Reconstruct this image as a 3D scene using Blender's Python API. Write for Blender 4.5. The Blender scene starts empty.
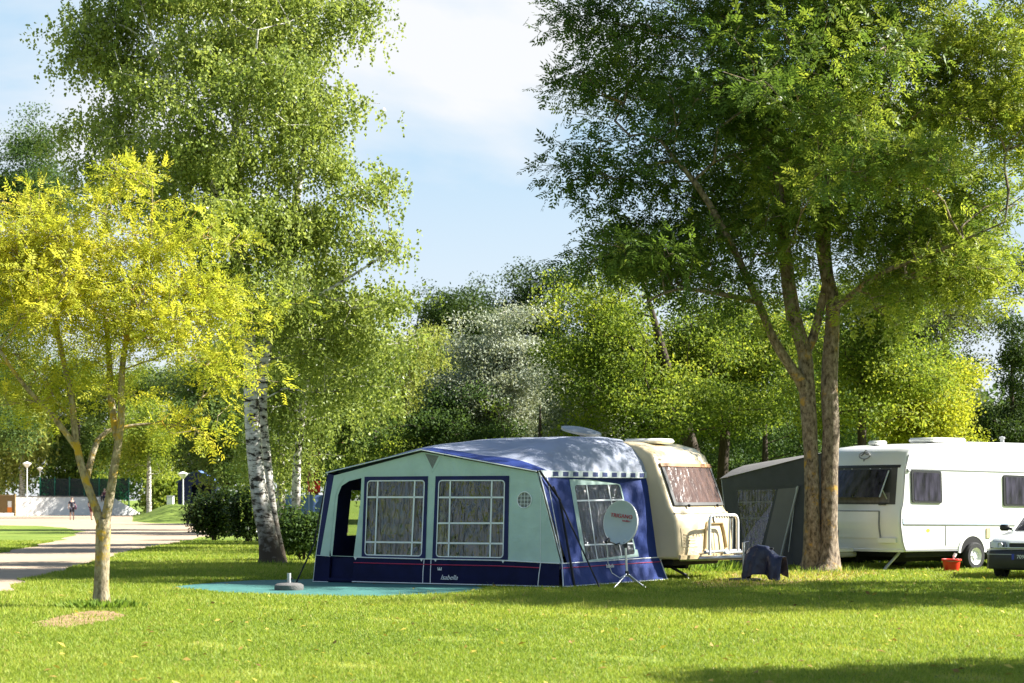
import bpy, math, random
import numpy as np
from mathutils import Vector, Matrix
from mathutils.geometry import tessellate_polygon

random.seed(7)
RNG = np.random.default_rng(11)
R = math.radians
F, CX, HZ, CAMH = 2000.0, 512.0, 498.0, 1.6
scene = bpy.context.scene
COL = scene.collection
OFF = {}

# ------------------------------------------------------------------ helpers
def at(px, py, D):
    return Vector(((px - CX) / F * D, D, CAMH - (py - HZ) / F * D))

def gnd(px, py, z=0.0):
    D = CAMH * F / (py - HZ)
    return Vector(((px - CX) / F * D, D, z))

def tag(o, label=None, cat=None, group=None, kind=None):
    if label: o['label'] = label
    if cat: o['category'] = cat
    if group: o['group'] = group
    if kind: o['kind'] = kind
    return o

def empty(name, loc, label=None, cat=None, group=None, rz=0.0):
    o = bpy.data.objects.new(name, None)
    o.empty_display_size = 0.2
    COL.objects.link(o)
    o.location = loc
    o.rotation_euler = (0, 0, rz)
    OFF[o] = Vector(loc) if rz == 0.0 else Vector((0, 0, 0))
    return tag(o, label, cat, group)

def link_mesh(name, me, parent=None):
    o = bpy.data.objects.new(name, me)
    COL.objects.link(o)
    if parent is not None:
        o.parent = parent
        OFF[o] = OFF.get(parent, Vector((0, 0, 0)))
    else:
        OFF[o] = Vector((0, 0, 0))
    return o

def copy_tree(o, parent=None):
    c = o.copy()
    COL.objects.link(c)
    if parent is not None:
        c.parent = parent
    OFF[c] = OFF.get(o, Vector((0, 0, 0)))
    for ch in list(o.children):
        copy_tree(ch, c)
    return c

class MB:
    def __init__(s):
        s.v, s.f = [], []

    def add(s, vs, fs):
        b = len(s.v)
        s.v += [Vector(p) for p in vs]
        s.f += [tuple(i + b for i in f) for f in fs]
        return s

    def box(s, c, size, M=None, bev=0.0):
        hx, hy, hz = size[0] / 2, size[1] / 2, size[2] / 2
        b = min(bev, hx * .9, hy * .9, hz * .9)
        vs = []
        if b <= 0:
            for sx in (-1, 1):
                for sy in (-1, 1):
                    for sz in (-1, 1):
                        vs.append(Vector((sx * hx, sy * hy, sz * hz)))
            fs = [(0, 1, 3, 2), (4, 6, 7, 5), (0, 4, 5, 1), (2, 3, 7, 6), (0, 2, 6, 4), (1, 5, 7, 3)]
        else:
            idx = {}
            for sx in (-1, 1):
                for sy in (-1, 1):
                    for sz in (-1, 1):
                        for a in range(3):
                            p = [sx * hx, sy * hy, sz * hz]
                            for k in range(3):
                                if k != a:
                                    p[k] -= (sx, sy, sz)[k] * b
                            idx[(sx, sy, sz, a)] = len(vs)
                            vs.append(Vector(p))
            fs = []
            g = lambda x, y, z, a: idx[(x, y, z, a)]
            for q in (-1, 1):
                fs.append([g(q, -1, -1, 0), g(q, 1, -1, 0), g(q, 1, 1, 0), g(q, -1, 1, 0)][::q])
                fs.append([g(-1, q, -1, 1), g(-1, q, 1, 1), g(1, q, 1, 1), g(1, q, -1, 1)][::q])
                fs.append([g(-1, -1, q, 2), g(1, -1, q, 2), g(1, 1, q, 2), g(-1, 1, q, 2)][::q])
            for y in (-1, 1):
                for z in (-1, 1):
                    fs.append([g(-1, y, z, 1), g(1, y, z, 1), g(1, y, z, 2), g(-1, y, z, 2)])
            for x in (-1, 1):
                for z in (-1, 1):
                    fs.append([g(x, -1, z, 0), g(x, 1, z, 0), g(x, 1, z, 2), g(x, -1, z, 2)])
                for y in (-1, 1):
                    fs.append([g(x, y, -1, 0), g(x, y, 1, 0), g(x, y, 1, 1), g(x, y, -1, 1)])
            for x in (-1, 1):
                for y in (-1, 1):
                    for z in (-1, 1):
                        fs.append([g(x, y, z, 0), g(x, y, z, 1), g(x, y, z, 2)])
        c = Vector(c)
        vs = [(M @ p if M is not None else p) + c for p in vs]
        return s.add(vs, fs)

    def tube(s, pts, r, n=8, cap=True):
        pts = [Vector(p) for p in pts]
        rs = r if isinstance(r, (list, tuple)) else [r] * len(pts)
        rings = []
        t0 = (pts[1] - pts[0]).normalized()
        ref = Vector((0, 0, 1)) if abs(t0.z) < .9 else Vector((1, 0, 0))
        a = t0.cross(ref).normalized()
        for i, p in enumerate(pts):
            if i == 0: t = pts[1] - pts[0]
            elif i == len(pts) - 1: t = pts[-1] - pts[-2]
            else: t = (pts[i + 1] - pts[i]).normalized() + (pts[i] - pts[i - 1]).normalized()
            if t.length < 1e-9: t = t0
            t = t.normalized()
            a = (a - t * a.dot(t)).normalized()
            b = t.cross(a)
            rings.append([p + (a * math.cos(2 * math.pi * k / n) + b * math.sin(2 * math.pi * k / n)) * rs[i] for k in range(n)])
        vs = [q for ring in rings for q in ring]
        fs = []
        for i in range(len(pts) - 1):
            for k in range(n):
                k2 = (k + 1) % n
                fs.append((i * n + k, i * n + k2, (i + 1) * n + k2, (i + 1) * n + k))
        if cap:
            fs.append(tuple(range(n))[::-1])
            fs.append(tuple((len(pts) - 1) * n + k for k in range(n)))
        return s.add(vs, fs)

    def lathe(s, prof, n=24, c=(0, 0, 0), ax=(0, 0, 1)):
        ax = Vector(ax).normalized()
        q = Vector((0, 0, 1)).rotation_difference(ax)
        c = Vector(c)
        vs, fs = [], []
        for (r, z) in prof:
            for k in range(n):
                a = 2 * math.pi * k / n
                vs.append(q @ Vector((r * math.cos(a), r * math.sin(a), z)) + c)
        for i in range(len(prof) - 1):
            for k in range(n):
                k2 = (k + 1) % n
                fs.append((i * n + k, i * n + k2, (i + 1) * n + k2, (i + 1) * n + k))
        return s.add(vs, fs)

    def grid(s, rows, closed=False):
        nr, nc = len(rows), len(rows[0])
        vs = [p for r_ in rows for p in r_]
        fs = []
        for i in range(nr - 1):
            for j in range(nc - 1 if not closed else nc):
                j2 = (j + 1) % nc
                fs.append((i * nc + j, i * nc + j2, (i + 1) * nc + j2, (i + 1) * nc + j))
        return s.add(vs, fs)

    def thick_grid(s, rows, th):
        """rows of points; give it thickness along the local normal"""
        nr, nc = len(rows), len(rows[0])
        back = []
        for i in range(nr):
            br = []
            for j in range(nc):
                i0, i1, j0, j1 = max(i - 1, 0), min(i + 1, nr - 1), max(j - 1, 0), min(j + 1, nc - 1)
                n = (rows[i1][j] - rows[i0][j]).cross(rows[i][j1] - rows[i][j0])
                n = n.normalized() if n.length > 1e-9 else Vector((0, 0, 1))
                br.append(rows[i][j] - n * th)
            back.append(br)
        s.grid(rows)
        s.grid([r_[::-1] for r_ in back])
        ring = [rows[0][j] for j in range(nc)] + [rows[i][nc - 1] for i in range(1, nr)] + [rows[nr - 1][j] for j in range(nc - 2, -1, -1)] + [rows[i][0] for i in range(nr - 2, 0, -1)]
        ringb = [back[0][j] for j in range(nc)] + [back[i][nc - 1] for i in range(1, nr)] + [back[nr - 1][j] for j in range(nc - 2, -1, -1)] + [back[i][0] for i in range(nr - 2, 0, -1)]
        s.grid([ring + [ring[0]], ringb + [ringb[0]]])
        return s

    def sheet(s, outer, n, off=0.0, th=0.004, holes=()):
        """flat sheet with real holes: polygons of 3-D points, normal n (towards the viewer)"""
        n = Vector(n).normalized()
        loops = [[Vector(p) for p in outer]] + [[Vector(p) for p in h] for h in holes]
        allp = [p for l in loops for p in l]
        tris = tessellate_polygon(loops)
        N = len(allp)
        vs = [p + n * off for p in allp] + [p + n * (off - th) for p in allp]
        fs = []
        for t in tris:
            a, b, c = (allp[i] for i in t)
            t = tuple(t)
            if (b - a).cross(c - a).dot(n) < 0: t = t[::-1]
            fs.append(t)
            fs.append(tuple(i + N for i in t[::-1]))
        o = 0
        for l in loops:
            m = len(l)
            for k in range(m):
                k2 = (k + 1) % m
                fs.append((o + k, o + k2, o + k2 + N, o + k + N))
            o += m
        return s.add(vs, fs)

    def build(s, name, m, parent=None, smooth=None):
        me = bpy.data.meshes.new(name)
        off = OFF.get(parent, Vector((0, 0, 0))) if parent is not None else Vector((0, 0, 0))
        me.from_pydata([p - off for p in s.v], [], s.f)
        me.update()
        if m is not None: me.materials.append(m)
        import bmesh
        bm = bmesh.new(); bm.from_mesh(me)
        bmesh.ops.recalc_face_normals(bm, faces=bm.faces)
        bm.to_mesh(me); bm.free()
        if smooth is not None:
            me.shade_smooth()
            me.set_sharp_from_angle(angle=R(smooth))
        return link_mesh(name, me, parent)

def fast_mesh(name, verts, faces, m, parent=None, tint=None, smooth=False):
    """numpy mesh: verts (N,3), faces (M,k)"""
    off = OFF.get(parent, Vector((0, 0, 0))) if parent is not None else Vector((0, 0, 0))
    v = np.asarray(verts, np.float32) - np.array(off, np.float32)
    f = np.asarray(faces, np.int32)
    k = f.shape[1]
    me = bpy.data.meshes.new(name)
    me.vertices.add(len(v)); me.vertices.foreach_set('co', v.ravel())
    me.loops.add(f.size); me.loops.foreach_set('vertex_index', f.ravel())
    me.polygons.add(len(f))
    me.polygons.foreach_set('loop_start', np.arange(0, f.size, k, dtype=np.int32))
    if smooth: me.polygons.foreach_set('use_smooth', np.ones(len(f), bool))
    if tint is not None:
        a = me.attributes.new('tint', 'FLOAT', 'POINT')
        a.data.foreach_set('value', np.asarray(tint, np.float32))
    me.update(calc_edges=True)
    me.materials.append(m)
    return link_mesh(name, me, parent)

class Plane:
    def __init__(s, a, b, c):
        s.a = Vector(a)
        s.n = (Vector(b) - s.a).cross(Vector(c) - s.a).normalized()
        if s.n.dot(Vector((0, 0, CAMH)) - s.a) < 0: s.n = -s.n
    def hit(s, px, py):
        d = Vector(((px - CX) / F, 1, -(py - HZ) / F))
        o = Vector((0, 0, CAMH))
        t = (s.a - o).dot(s.n) / d.dot(s.n)
        return o + d * t
    def P(s, pts, off=0.0):
        return [s.hit(*p) + s.n * off for p in pts]

# ------------------------------------------------------------------ materials
def nodes_of(m):
    m.use_nodes = True
    nt = m.node_tree
    nt.nodes.clear()
    return nt, nt.nodes, nt.links

def mat(name, col, rough=.6, var=.12, scale=5.0, bump=0.0, bscale=60.0, metal=0.0, spec=.5, coat=0.0, stretch=(1, 1, 1), dirt=None):
    m = bpy.data.materials.new(name)
    nt, N, L = nodes_of(m)
    out = N.new('ShaderNodeOutputMaterial')
    b = N.new('ShaderNodeBsdfPrincipled')
    L.new(b.outputs[0], out.inputs[0])
    tc = N.new('ShaderNodeTexCoord')
    mp = N.new('ShaderNodeMapping'); mp.inputs['Scale'].default_value = stretch
    L.new(tc.outputs['Object'], mp.inputs[0])
    nz = N.new('ShaderNodeTexNoise'); nz.inputs['Scale'].default_value = scale; nz.inputs['Detail'].default_value = 5
    L.new(mp.outputs[0], nz.inputs['Vector'])
    rp = N.new('ShaderNodeValToRGB')
    rp.color_ramp.elements[0].position = .3; rp.color_ramp.elements[1].position = .7
    rp.color_ramp.elements[0].color = (*[max(0, c * (1 - var)) for c in col], 1)
    rp.color_ramp.elements[1].color = (*[min(1, c * (1 + var)) for c in col], 1)
    L.new(nz.outputs['Fac'], rp.inputs[0])
    src = rp.outputs[0]
    if dirt:
        n2 = N.new('ShaderNodeTexNoise'); n2.inputs['Scale'].default_value = dirt[1]; n2.inputs['Detail'].default_value = 8
        L.new(mp.outputs[0], n2.inputs['Vector'])
        r2 = N.new('ShaderNodeValToRGB'); r2.color_ramp.elements[0].position = dirt[2]; r2.color_ramp.elements[1].position = dirt[2] + .15
        L.new(n2.outputs['Fac'], r2.inputs[0])
        mx = N.new('ShaderNodeMix'); mx.data_type = 'RGBA'
        L.new(r2.outputs[0], mx.inputs[0]); L.new(src, mx.inputs[6]); mx.inputs[7].default_value = (*dirt[0], 1)
        src = mx.outputs[2]
    L.new(src, b.inputs['Base Color'])
    b.inputs['Roughness'].default_value = rough
    b.inputs['Metallic'].default_value = metal
    b.inputs['Specular IOR Level'].default_value = spec
    b.inputs['Coat Weight'].default_value = coat
    if bump:
        n3 = N.new('ShaderNodeTexNoise'); n3.inputs['Scale'].default_value = bscale; n3.inputs['Detail'].default_value = 4
        L.new(mp.outputs[0], n3.inputs['Vector'])
        bp = N.new('ShaderNodeBump'); bp.inputs['Strength'].default_value = bump; bp.inputs['Distance'].default_value = .05
        L.new(n3.outputs['Fac'], bp.inputs['Height']); L.new(bp.outputs[0], b.inputs['Normal'])
    return m

def leaf_mat(name, stops, trans=.45, rough=.6, tw=1.25):
    """stops: colours along the per-leaf tint"""
    m = bpy.data.materials.new(name)
    nt, N, L = nodes_of(m)
    out = N.new('ShaderNodeOutputMaterial')
    at_ = N.new('ShaderNodeAttribute'); at_.attribute_name = 'tint'
    rp = N.new('ShaderNodeValToRGB')
    el = rp.color_ramp.elements
    while len(el) < len(stops): el.new(.5)
    for i, c in enumerate(stops):
        el[i].position = i / (len(stops) - 1); el[i].color = (*c, 1)
    L.new(at_.outputs['Fac'], rp.inputs[0])
    b = N.new('ShaderNodeBsdfPrincipled'); b.inputs['Roughness'].default_value = rough
    b.inputs['Specular IOR Level'].default_value = .16
    L.new(rp.outputs[0], b.inputs['Base Color'])
    tr = N.new('ShaderNodeBsdfTranslucent')
    ml = N.new('ShaderNodeMix'); ml.data_type = 'RGBA'; ml.blend_type = 'MULTIPLY'; ml.inputs[0].default_value = 1
    L.new(rp.outputs[0], ml.inputs[6]); ml.inputs[7].default_value = (tw, tw * .97, tw * .62, 1)
    ml.clamp_result = False
    L.new(ml.outputs[2], tr.inputs[0])
    mx = N.new('ShaderNodeMixShader'); mx.inputs[0].default_value = trans
    L.new(b.outputs[0], mx.inputs[1]); L.new(tr.outputs[0], mx.inputs[2]); L.new(mx.outputs[0], out.inputs[0])
    return m

def pane_mat(name, tint, refl=.3, rough=.06, bump=.35, stretch=(3, 3, .8), bscale=3.0, rot=(0, .5, 0)):
    m = bpy.data.materials.new(name)
    nt, N, L = nodes_of(m)
    out = N.new('ShaderNodeOutputMaterial')
    tc = N.new('ShaderNodeTexCoord'); mp = N.new('ShaderNodeMapping')
    mp.inputs['Scale'].default_value = stretch; mp.inputs['Rotation'].default_value = rot
    L.new(tc.outputs['Object'], mp.inputs[0])
    nz = N.new('ShaderNodeTexNoise'); nz.inputs['Scale'].default_value = bscale; nz.inputs['Detail'].default_value = 3
    nz.inputs['Distortion'].default_value = .8
    L.new(mp.outputs[0], nz.inputs['Vector'])
    bp = N.new('ShaderNodeBump'); bp.inputs['Strength'].default_value = bump; bp.inputs['Distance'].default_value = .1
    L.new(nz.outputs['Fac'], bp.inputs['Height'])
    gl = N.new('ShaderNodeBsdfGlossy'); gl.inputs['Roughness'].default_value = rough
    L.new(bp.outputs[0], gl.inputs['Normal'])
    tr = N.new('ShaderNodeBsdfTransparent'); tr.inputs[0].default_value = (*tint, 1)
    mx = N.new('ShaderNodeMixShader'); mx.inputs[0].default_value = refl
    L.new(tr.outputs[0], mx.inputs[1]); L.new(gl.outputs[0], mx.inputs[2]); L.new(mx.outputs[0], out.inputs[0])
    return m

def bark_mat(name, stops, stretch, scale, lichen=None, dark_base=None, bump=.6):
    m = bpy.data.materials.new(name)
    nt, N, L = nodes_of(m)
    out = N.new('ShaderNodeOutputMaterial'); b = N.new('ShaderNodeBsdfPrincipled')
    b.inputs['Roughness'].default_value = .85; b.inputs['Specular IOR Level'].default_value = .2
    L.new(b.outputs[0], out.inputs[0])
    tc = N.new('ShaderNodeTexCoord'); mp = N.new('ShaderNodeMapping'); mp.inputs['Scale'].default_value = stretch
    L.new(tc.outputs['Object'], mp.inputs[0])
    nz = N.new('ShaderNodeTexNoise'); nz.inputs['Scale'].default_value = scale; nz.inputs['Detail'].default_value = 6; nz.inputs['Roughness'].default_value = .65
    L.new(mp.outputs[0], nz.inputs['Vector'])
    rp = N.new('ShaderNodeValToRGB'); el = rp.color_ramp.elements
    while len(el) < len(stops): el.new(.5)
    for i, (p, c) in enumerate(stops):
        el[i].position = p; el[i].color = (*c, 1)
    L.new(nz.outputs['Fac'], rp.inputs[0])
    src = rp.outputs[0]
    if lichen:
        n2 = N.new('ShaderNodeTexNoise'); n2.inputs['Scale'].default_value = 3.2; n2.inputs['Detail'].default_value = 9; n2.inputs['Roughness'].default_value = .7
        L.new(tc.outputs['Object'], n2.inputs['Vector'])
        r2 = N.new('ShaderNodeValToRGB'); r2.color_ramp.elements[0].position = lichen[1]; r2.color_ramp.elements[1].position = lichen[1] + .08
        L.new(n2.outputs['Fac'], r2.inputs[0])
        mx = N.new('ShaderNodeMix'); mx.data_type = 'RGBA'
        L.new(r2.outputs[0], mx.inputs[0]); L.new(src, mx.inputs[6]); mx.inputs[7].default_value = (*lichen[0], 1)
        src = mx.outputs[2]
    if dark_base:   # rough black bark at the foot of an old birch
        sx = N.new('ShaderNodeSeparateXYZ'); L.new(tc.outputs['Object'], sx.inputs[0])
        n4 = N.new('ShaderNodeTexNoise'); n4.inputs['Scale'].default_value = 5; n4.inputs['Detail'].default_value = 8; L.new(tc.outputs['Object'], n4.inputs['Vector'])
        ad = N.new('ShaderNodeMath'); ad.operation = 'MULTIPLY_ADD'; L.new(n4.outputs['Fac'], ad.inputs[0]); ad.inputs[1].default_value = 2.6; L.new(sx.outputs['Z'], ad.inputs[2])
        mr = N.new('ShaderNodeMapRange'); mr.inputs[1].default_value = dark_base[1]; mr.inputs[2].default_value = dark_base[1] + 1.7
        mr.inputs[3].default_value = 1; mr.inputs[4].default_value = 0
        L.new(ad.outputs[0], mr.inputs[0])
        mx = N.new('ShaderNodeMix'); mx.data_type = 'RGBA'
        L.new(mr.outputs[0], mx.inputs[0]); L.new(src, mx.inputs[6]); mx.inputs[7].default_value = (*dark_base[0], 1)
        src = mx.outputs[2]
    L.new(src, b.inputs['Base Color'])
    bp = N.new('ShaderNodeBump'); bp.inputs['Strength'].default_value = bump; bp.inputs['Distance'].default_value = .03
    L.new(nz.outputs['Fac'], bp.inputs['Height']); L.new(bp.outputs[0], b.inputs['Normal'])
    return m

def ground_mat(name, cols, s1, s2, bump=.5, bs=80.0, rough=.9, speck=None):
    m = bpy.data.materials.new(name)
    nt, N, L = nodes_of(m)
    out = N.new('ShaderNodeOutputMaterial'); b = N.new('ShaderNodeBsdfPrincipled')
    b.inputs['Roughness'].default_value = rough; b.inputs['Specular IOR Level'].default_value = .15
    L.new(b.outputs[0], out.inputs[0])
    tc = N.new('ShaderNodeTexCoord')
    a = N.new('ShaderNodeTexNoise'); a.inputs['Scale'].default_value = s1; a.inputs['Detail'].default_value = 6
    c = N.new('ShaderNodeTexNoise'); c.inputs['Scale'].default_value = s2; c.inputs['Detail'].default_value = 6; c.inputs['Roughness'].default_value = .7
    L.new(tc.outputs['Object'], a.inputs['Vector']); L.new(tc.outputs['Object'], c.inputs['Vector'])
    mx = N.new('ShaderNodeMath'); mx.operation = 'MULTIPLY_ADD'; mx.inputs[1].default_value = .5
    hf = N.new('ShaderNodeMath'); hf.operation = 'MULTIPLY'; hf.inputs[1].default_value = .5
    L.new(c.outputs['Fac'], hf.inputs[0]); L.new(a.outputs['Fac'], mx.inputs[0]); L.new(hf.outputs[0], mx.inputs[2])
    rp = N.new('ShaderNodeValToRGB'); el = rp.color_ramp.elements
    while len(el) < len(cols): el.new(.5)
    for i, k in enumerate(cols):
        el[i].position = .34 + .32 * i / (len(cols) - 1); el[i].color = (*k, 1)
    L.new(mx.outputs[0], rp.inputs[0])
    L.new(rp.outputs[0], b.inputs['Base Color'])
    d = N.new('ShaderNodeTexNoise'); d.inputs['Scale'].default_value = bs; d.inputs['Detail'].default_value = 3
    L.new(tc.outputs['Object'], d.inputs['Vector'])
    bp = N.new('ShaderNodeBump'); bp.inputs['Strength'].default_value = bump; bp.inputs['Distance'].default_value = .06
    L.new(d.outputs['Fac'], bp.inputs['Height']); L.new(bp.outputs[0], b.inputs['Normal'])
    return m

M = {}
M['teal'] = mat('teal_canvas', (.42, .54, .485), .85, .09, 2.4, 1.0, 2.6, spec=.2)
M['navy'] = mat('navy_canvas', (.010, .014, .075), .7, .25, 3, .35, 4, spec=.3)
M['blue'] = mat('blue_canvas', (.014, .034, .165), .7, .18, 2.2, 1.0, 2.6, spec=.3)
M['navypvc'] = mat('navy_pvc_skirt', (.006, .008, .040), .75, .25, 4, .3, 4, spec=.15)
M['roofcanvas'] = mat('grey_roof_canvas', (.31, .335, .415), .7, .10, 2.2, .1, 6, spec=.3, dirt=((.30, .31, .36), 3.5, .56))
M['valance'] = mat('pale_valance', (.55, .60, .60), .8, .06, 5)
M['piping'] = mat('white_piping', (.72, .74, .74), .6, .05, 8)
M['redline'] = mat('red_piping', (.42, .02, .07), .6, .1, 8)
M['strap'] = mat('black_webbing', (.012, .012, .015), .8, .2, 12)
M['vinyl'] = pane_mat('wrinkled_vinyl', (.19, .19, .155), .12, .10, 1.0, (5, 5, .9), 2.2, (0, .45, 0))
M['vinylside'] = pane_mat('side_vinyl', (.48, .48, .50), .16, .14, .9, (6, 6, .7), 2.4, (0, .25, 0))
M['inner'] = mat('dim_curtain', (.16, .15, .15), .9, .35, 6)
M['mesh'] = mat('vent_gauze', (.16, .17, .16), .8, .3, 60)
M['cream'] = mat('cream_panel', (.60, .485, .295), .35, .06, 2, .03, 5, coat=.25, dirt=((.54, .43, .26), 1.8, .66))
M['creamtrim'] = mat('cream_trim', (.52, .41, .24), .4, .06, 3)
M['whitepaint'] = mat('white_panel', (.72, .72, .70), .3, .03, 2, .02, 4, coat=.3, dirt=((.68, .67, .63), 1.4, .64))
M['whiteplastic'] = mat('white_plastic', (.76, .76, .73), .45, .04, 4)
M['greyplastic'] = mat('grey_plastic', (.35, .36, .37), .5, .08, 4)
M['black'] = mat('black_plastic', (.014, .014, .016), .45, .2, 6)
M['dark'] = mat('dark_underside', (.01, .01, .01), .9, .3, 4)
M['glass'] = mat('tinted_glass', (.030, .027, .042), .16, .85, 2.2, .2, 3, spec=.30, stretch=(3.5, 3.5, .9))
M['browncurtain'] = mat('brown_window_blind', (.085, .048, .036), .25, .4, 3, .6, 4, spec=.4, stretch=(2, 2, .8))
M['timber'] = mat('varnished_timber', (.30, .14, .045), .5, .25, 6, stretch=(1, 1, 8))
M['steel'] = mat('galvanised_steel', (.45, .46, .47), .35, .12, 9, metal=.85)
M['alu'] = mat('aluminium', (.62, .63, .65), .3, .06, 8, metal=.7)
M['dishgrey'] = mat('dish_enamel', (.42, .48, .49), .4, .04, 3)
M['red'] = mat('red_plastic', (.60, .022, .012), .35, .08, 5)
M['redprint'] = mat('red_print', (.45, .02, .03), .6, .05, 5)
M['tarp'] = mat('navy_tarpaulin', (.012, .015, .040), .38, .3, 5, .6, 7)
M['teal_sheet'] = mat('teal_groundsheet', (.042, .150, .130), .75, .22, 3, .6, 5)
M['tyre'] = mat('tyre_rubber', (.016, .016, .017), .85, .2, 12, .2, 40)
M['concrete'] = mat('grey_concrete', (.12, .115, .11), .9, .15, 14, .3, 40)
M['greycanvas'] = mat('grey_canvas', (.15, .14, .135), .85, .07, 3, .15, 7)
M['darkcanvas'] = mat('charcoal_canvas', (.055, .055, .06), .85, .12, 3, .2, 6)
M['whiterender'] = mat('white_render', (.80, .79, .76), .8, .03, .8)
M['wood'] = mat('weathered_board', (.20, .13, .05), .8, .2, 4, stretch=(8, 8, 1))
M['orange'] = mat('orange_print', (.75, .22, .02), .6, .08, 3)
M['greenmesh'] = pane_mat('green_windscreen', (.10, .32, .19), .05, .6, .1)
M['greenpost'] = mat('green_steel', (.01, .12, .07), .5, .1, 4)
M['bluetent'] = mat('blue_tent_canvas', (.10, .17, .42), .8, .12, 2)
M['skin'] = mat('skin', (.50, .31, .23), .55, .05, 8)
M['skintan'] = mat('tanned_skin', (.36, .21, .15), .55, .05, 8)
M['clothdark'] = mat('dark_cotton', (.03, .028, .045), .9, .2, 10)
M['clothmaroon'] = mat('maroon_cotton', (.13, .04, .06), .9, .2, 10)
M['hair'] = mat('brown_hair', (.035, .02, .012), .6, .2, 20)
M['shoe'] = mat('dark_shoe', (.02, .02, .02), .7, .2, 10)
M['bag'] = mat('purple_bag', (.16, .07, .12), .8, .1, 8)
M['carpaint'] = mat('silver_white_paint', (.66, .68, .68), .22, .03, 2, coat=.6)
M['lamp'] = mat('headlamp_glass', (.10, .11, .12), .08, .4, 14, spec=.9)
M['plate'] = mat('black_plate', (.03, .03, .04), .4, .1, 6)
M['plateblue'] = mat('plate_blue', (.02, .04, .35), .4, .05, 6)
M['paleblue'] = mat('pale_blue_stripe', (.38, .48, .63), .4, .03, 4)
M['greyline'] = mat('grey_seam', (.22, .22, .23), .5, .1, 6)
M['sealline'] = mat('rubber_seal', (.05, .05, .05), .6, .1, 6)
M['yellow'] = mat('yellow_sticker', (.75, .55, .03), .5, .05, 6)
M['soil'] = ground_mat('bare_soil', [(.17, .115, .055), (.30, .20, .10), (.42, .30, .17)], 3, 18, .6, 40)
M['lawn'] = ground_mat('lawn_ground', [(.08, .13, .022), (.155, .215, .034), (.25, .28, .058)], .35, 5, .5, 30)
M['road'] = ground_mat('sandy_road', [(.31, .235, .16), (.385, .295, .205), (.45, .35, .25)], .25, 6, .25, 60)
M['ash_bark'] = bark_mat('grey_ash_bark', [(.34, (.045, .035, .026)), (.46, (.15, .115, .08)), (.58, (.25, .20, .145)), (.72, (.36, .30, .225))], (4.5, 4.5, 2.4), 3.2, ((.36, .22, .05), .57), None, .9)
M['young_bark'] = bark_mat('young_tree_bark', [(.32, (.10, .08, .05)), (.5, (.27, .22, .14)), (.7, (.40, .35, .25))], (5, 5, 2.6), 4.0, ((.42, .27, .03), .52))
M['birch_bark'] = bark_mat('white_birch_bark', [(.42, (.03, .025, .02)), (.48, (.42, .39, .34)), (.56, (.62, .59, .54)), (.72, (.72, .69, .64))], (2.2, 2.2, 5.2), 2.1, None, ((.055, .042, .03), 1.7), .35)
M['pale_bark'] = bark_mat('pale_far_bark', [(.40, (.10, .08, .06)), (.5, (.48, .45, .40)), (.7, (.66, .62, .56))], (2.2, 2.2, 5), 2.0, None, None, .3)
M['dark_bark'] = bark_mat('dark_bark', [(.3, (.03, .024, .018)), (.6, (.08, .06, .045))], (6, 6, 1.5), 3.0)
M['pine_bark'] = bark_mat('red_pine_bark', [(.3, (.09, .045, .03)), (.55, (.26, .12, .07)), (.75, (.40, .22, .14))], (5, 5, 2), 3.0)

# ------------------------------------------------------------------ trees
def unit(a):
    return a / np.maximum(np.linalg.norm(a, axis=1, keepdims=True), 1e-9)

def smooth_path(pts, step=.25):
    """pts [(x,y,z,r)] -> Catmull-Rom resampled array"""
    p = np.array(pts, float)
    out = []
    for i in range(len(p) - 1):
        a, b, c, d = p[max(i - 1, 0)], p[i], p[i + 1], p[min(i + 2, len(p) - 1)]
        n = max(2, int(np.linalg.norm(c[:3] - b[:3]) / step))
        for k in range(n):
            t = k / n
            out.append(.5 * ((2 * b) + (-a + c) * t + (2 * a - 5 * b + 4 * c - d) * t * t + (-a + 3 * b - 3 * c + d) * t ** 3))
    out.append(p[-1])
    out = np.array(out)
    out[:, 3] = np.maximum(out[:, 3], .008)
    return out

def trunk_geo(paths, rng, n=14, rough=.10):
    V, Fc, base = [], [], 0
    for path in paths:
        P, r = path[:, :3], path[:, 3]
        T = np.gradient(P, axis=0); T = unit(T)
        ref = np.tile([1.0, 0, 0], (len(P), 1))
        A = unit(ref - T * (ref * T).sum(1, keepdims=True)); B = np.cross(T, A)
        ang = np.arange(n) / n * 2 * np.pi
        ph = rng.uniform(0, 6, 4)
        s = np.arange(len(P))[:, None]
        rr = r[:, None] * (1 + rough * (np.sin(ang * 2 + ph[0] + s * .21) * .5 + np.sin(ang * 3 + ph[1] - s * .37) * .4) + rng.normal(0, rough * .18, (len(P), n)))
        X = P[:, None] + A[:, None] * (np.cos(ang)[None, :, None] * rr[..., None]) + B[:, None] * (np.sin(ang)[None, :, None] * rr[..., None])
        V.append(X.reshape(-1, 3))
        i = np.arange(len(P) - 1)[:, None] * n; k = np.arange(n)[None]; k2 = (k + 1) % n
        Fc.append(np.stack([i + k, i + k2, i + n + k2, i + n + k], -1).reshape(-1, 4) + base)
        base += len(P) * n
    return np.concatenate(V), np.concatenate(Fc)

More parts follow.
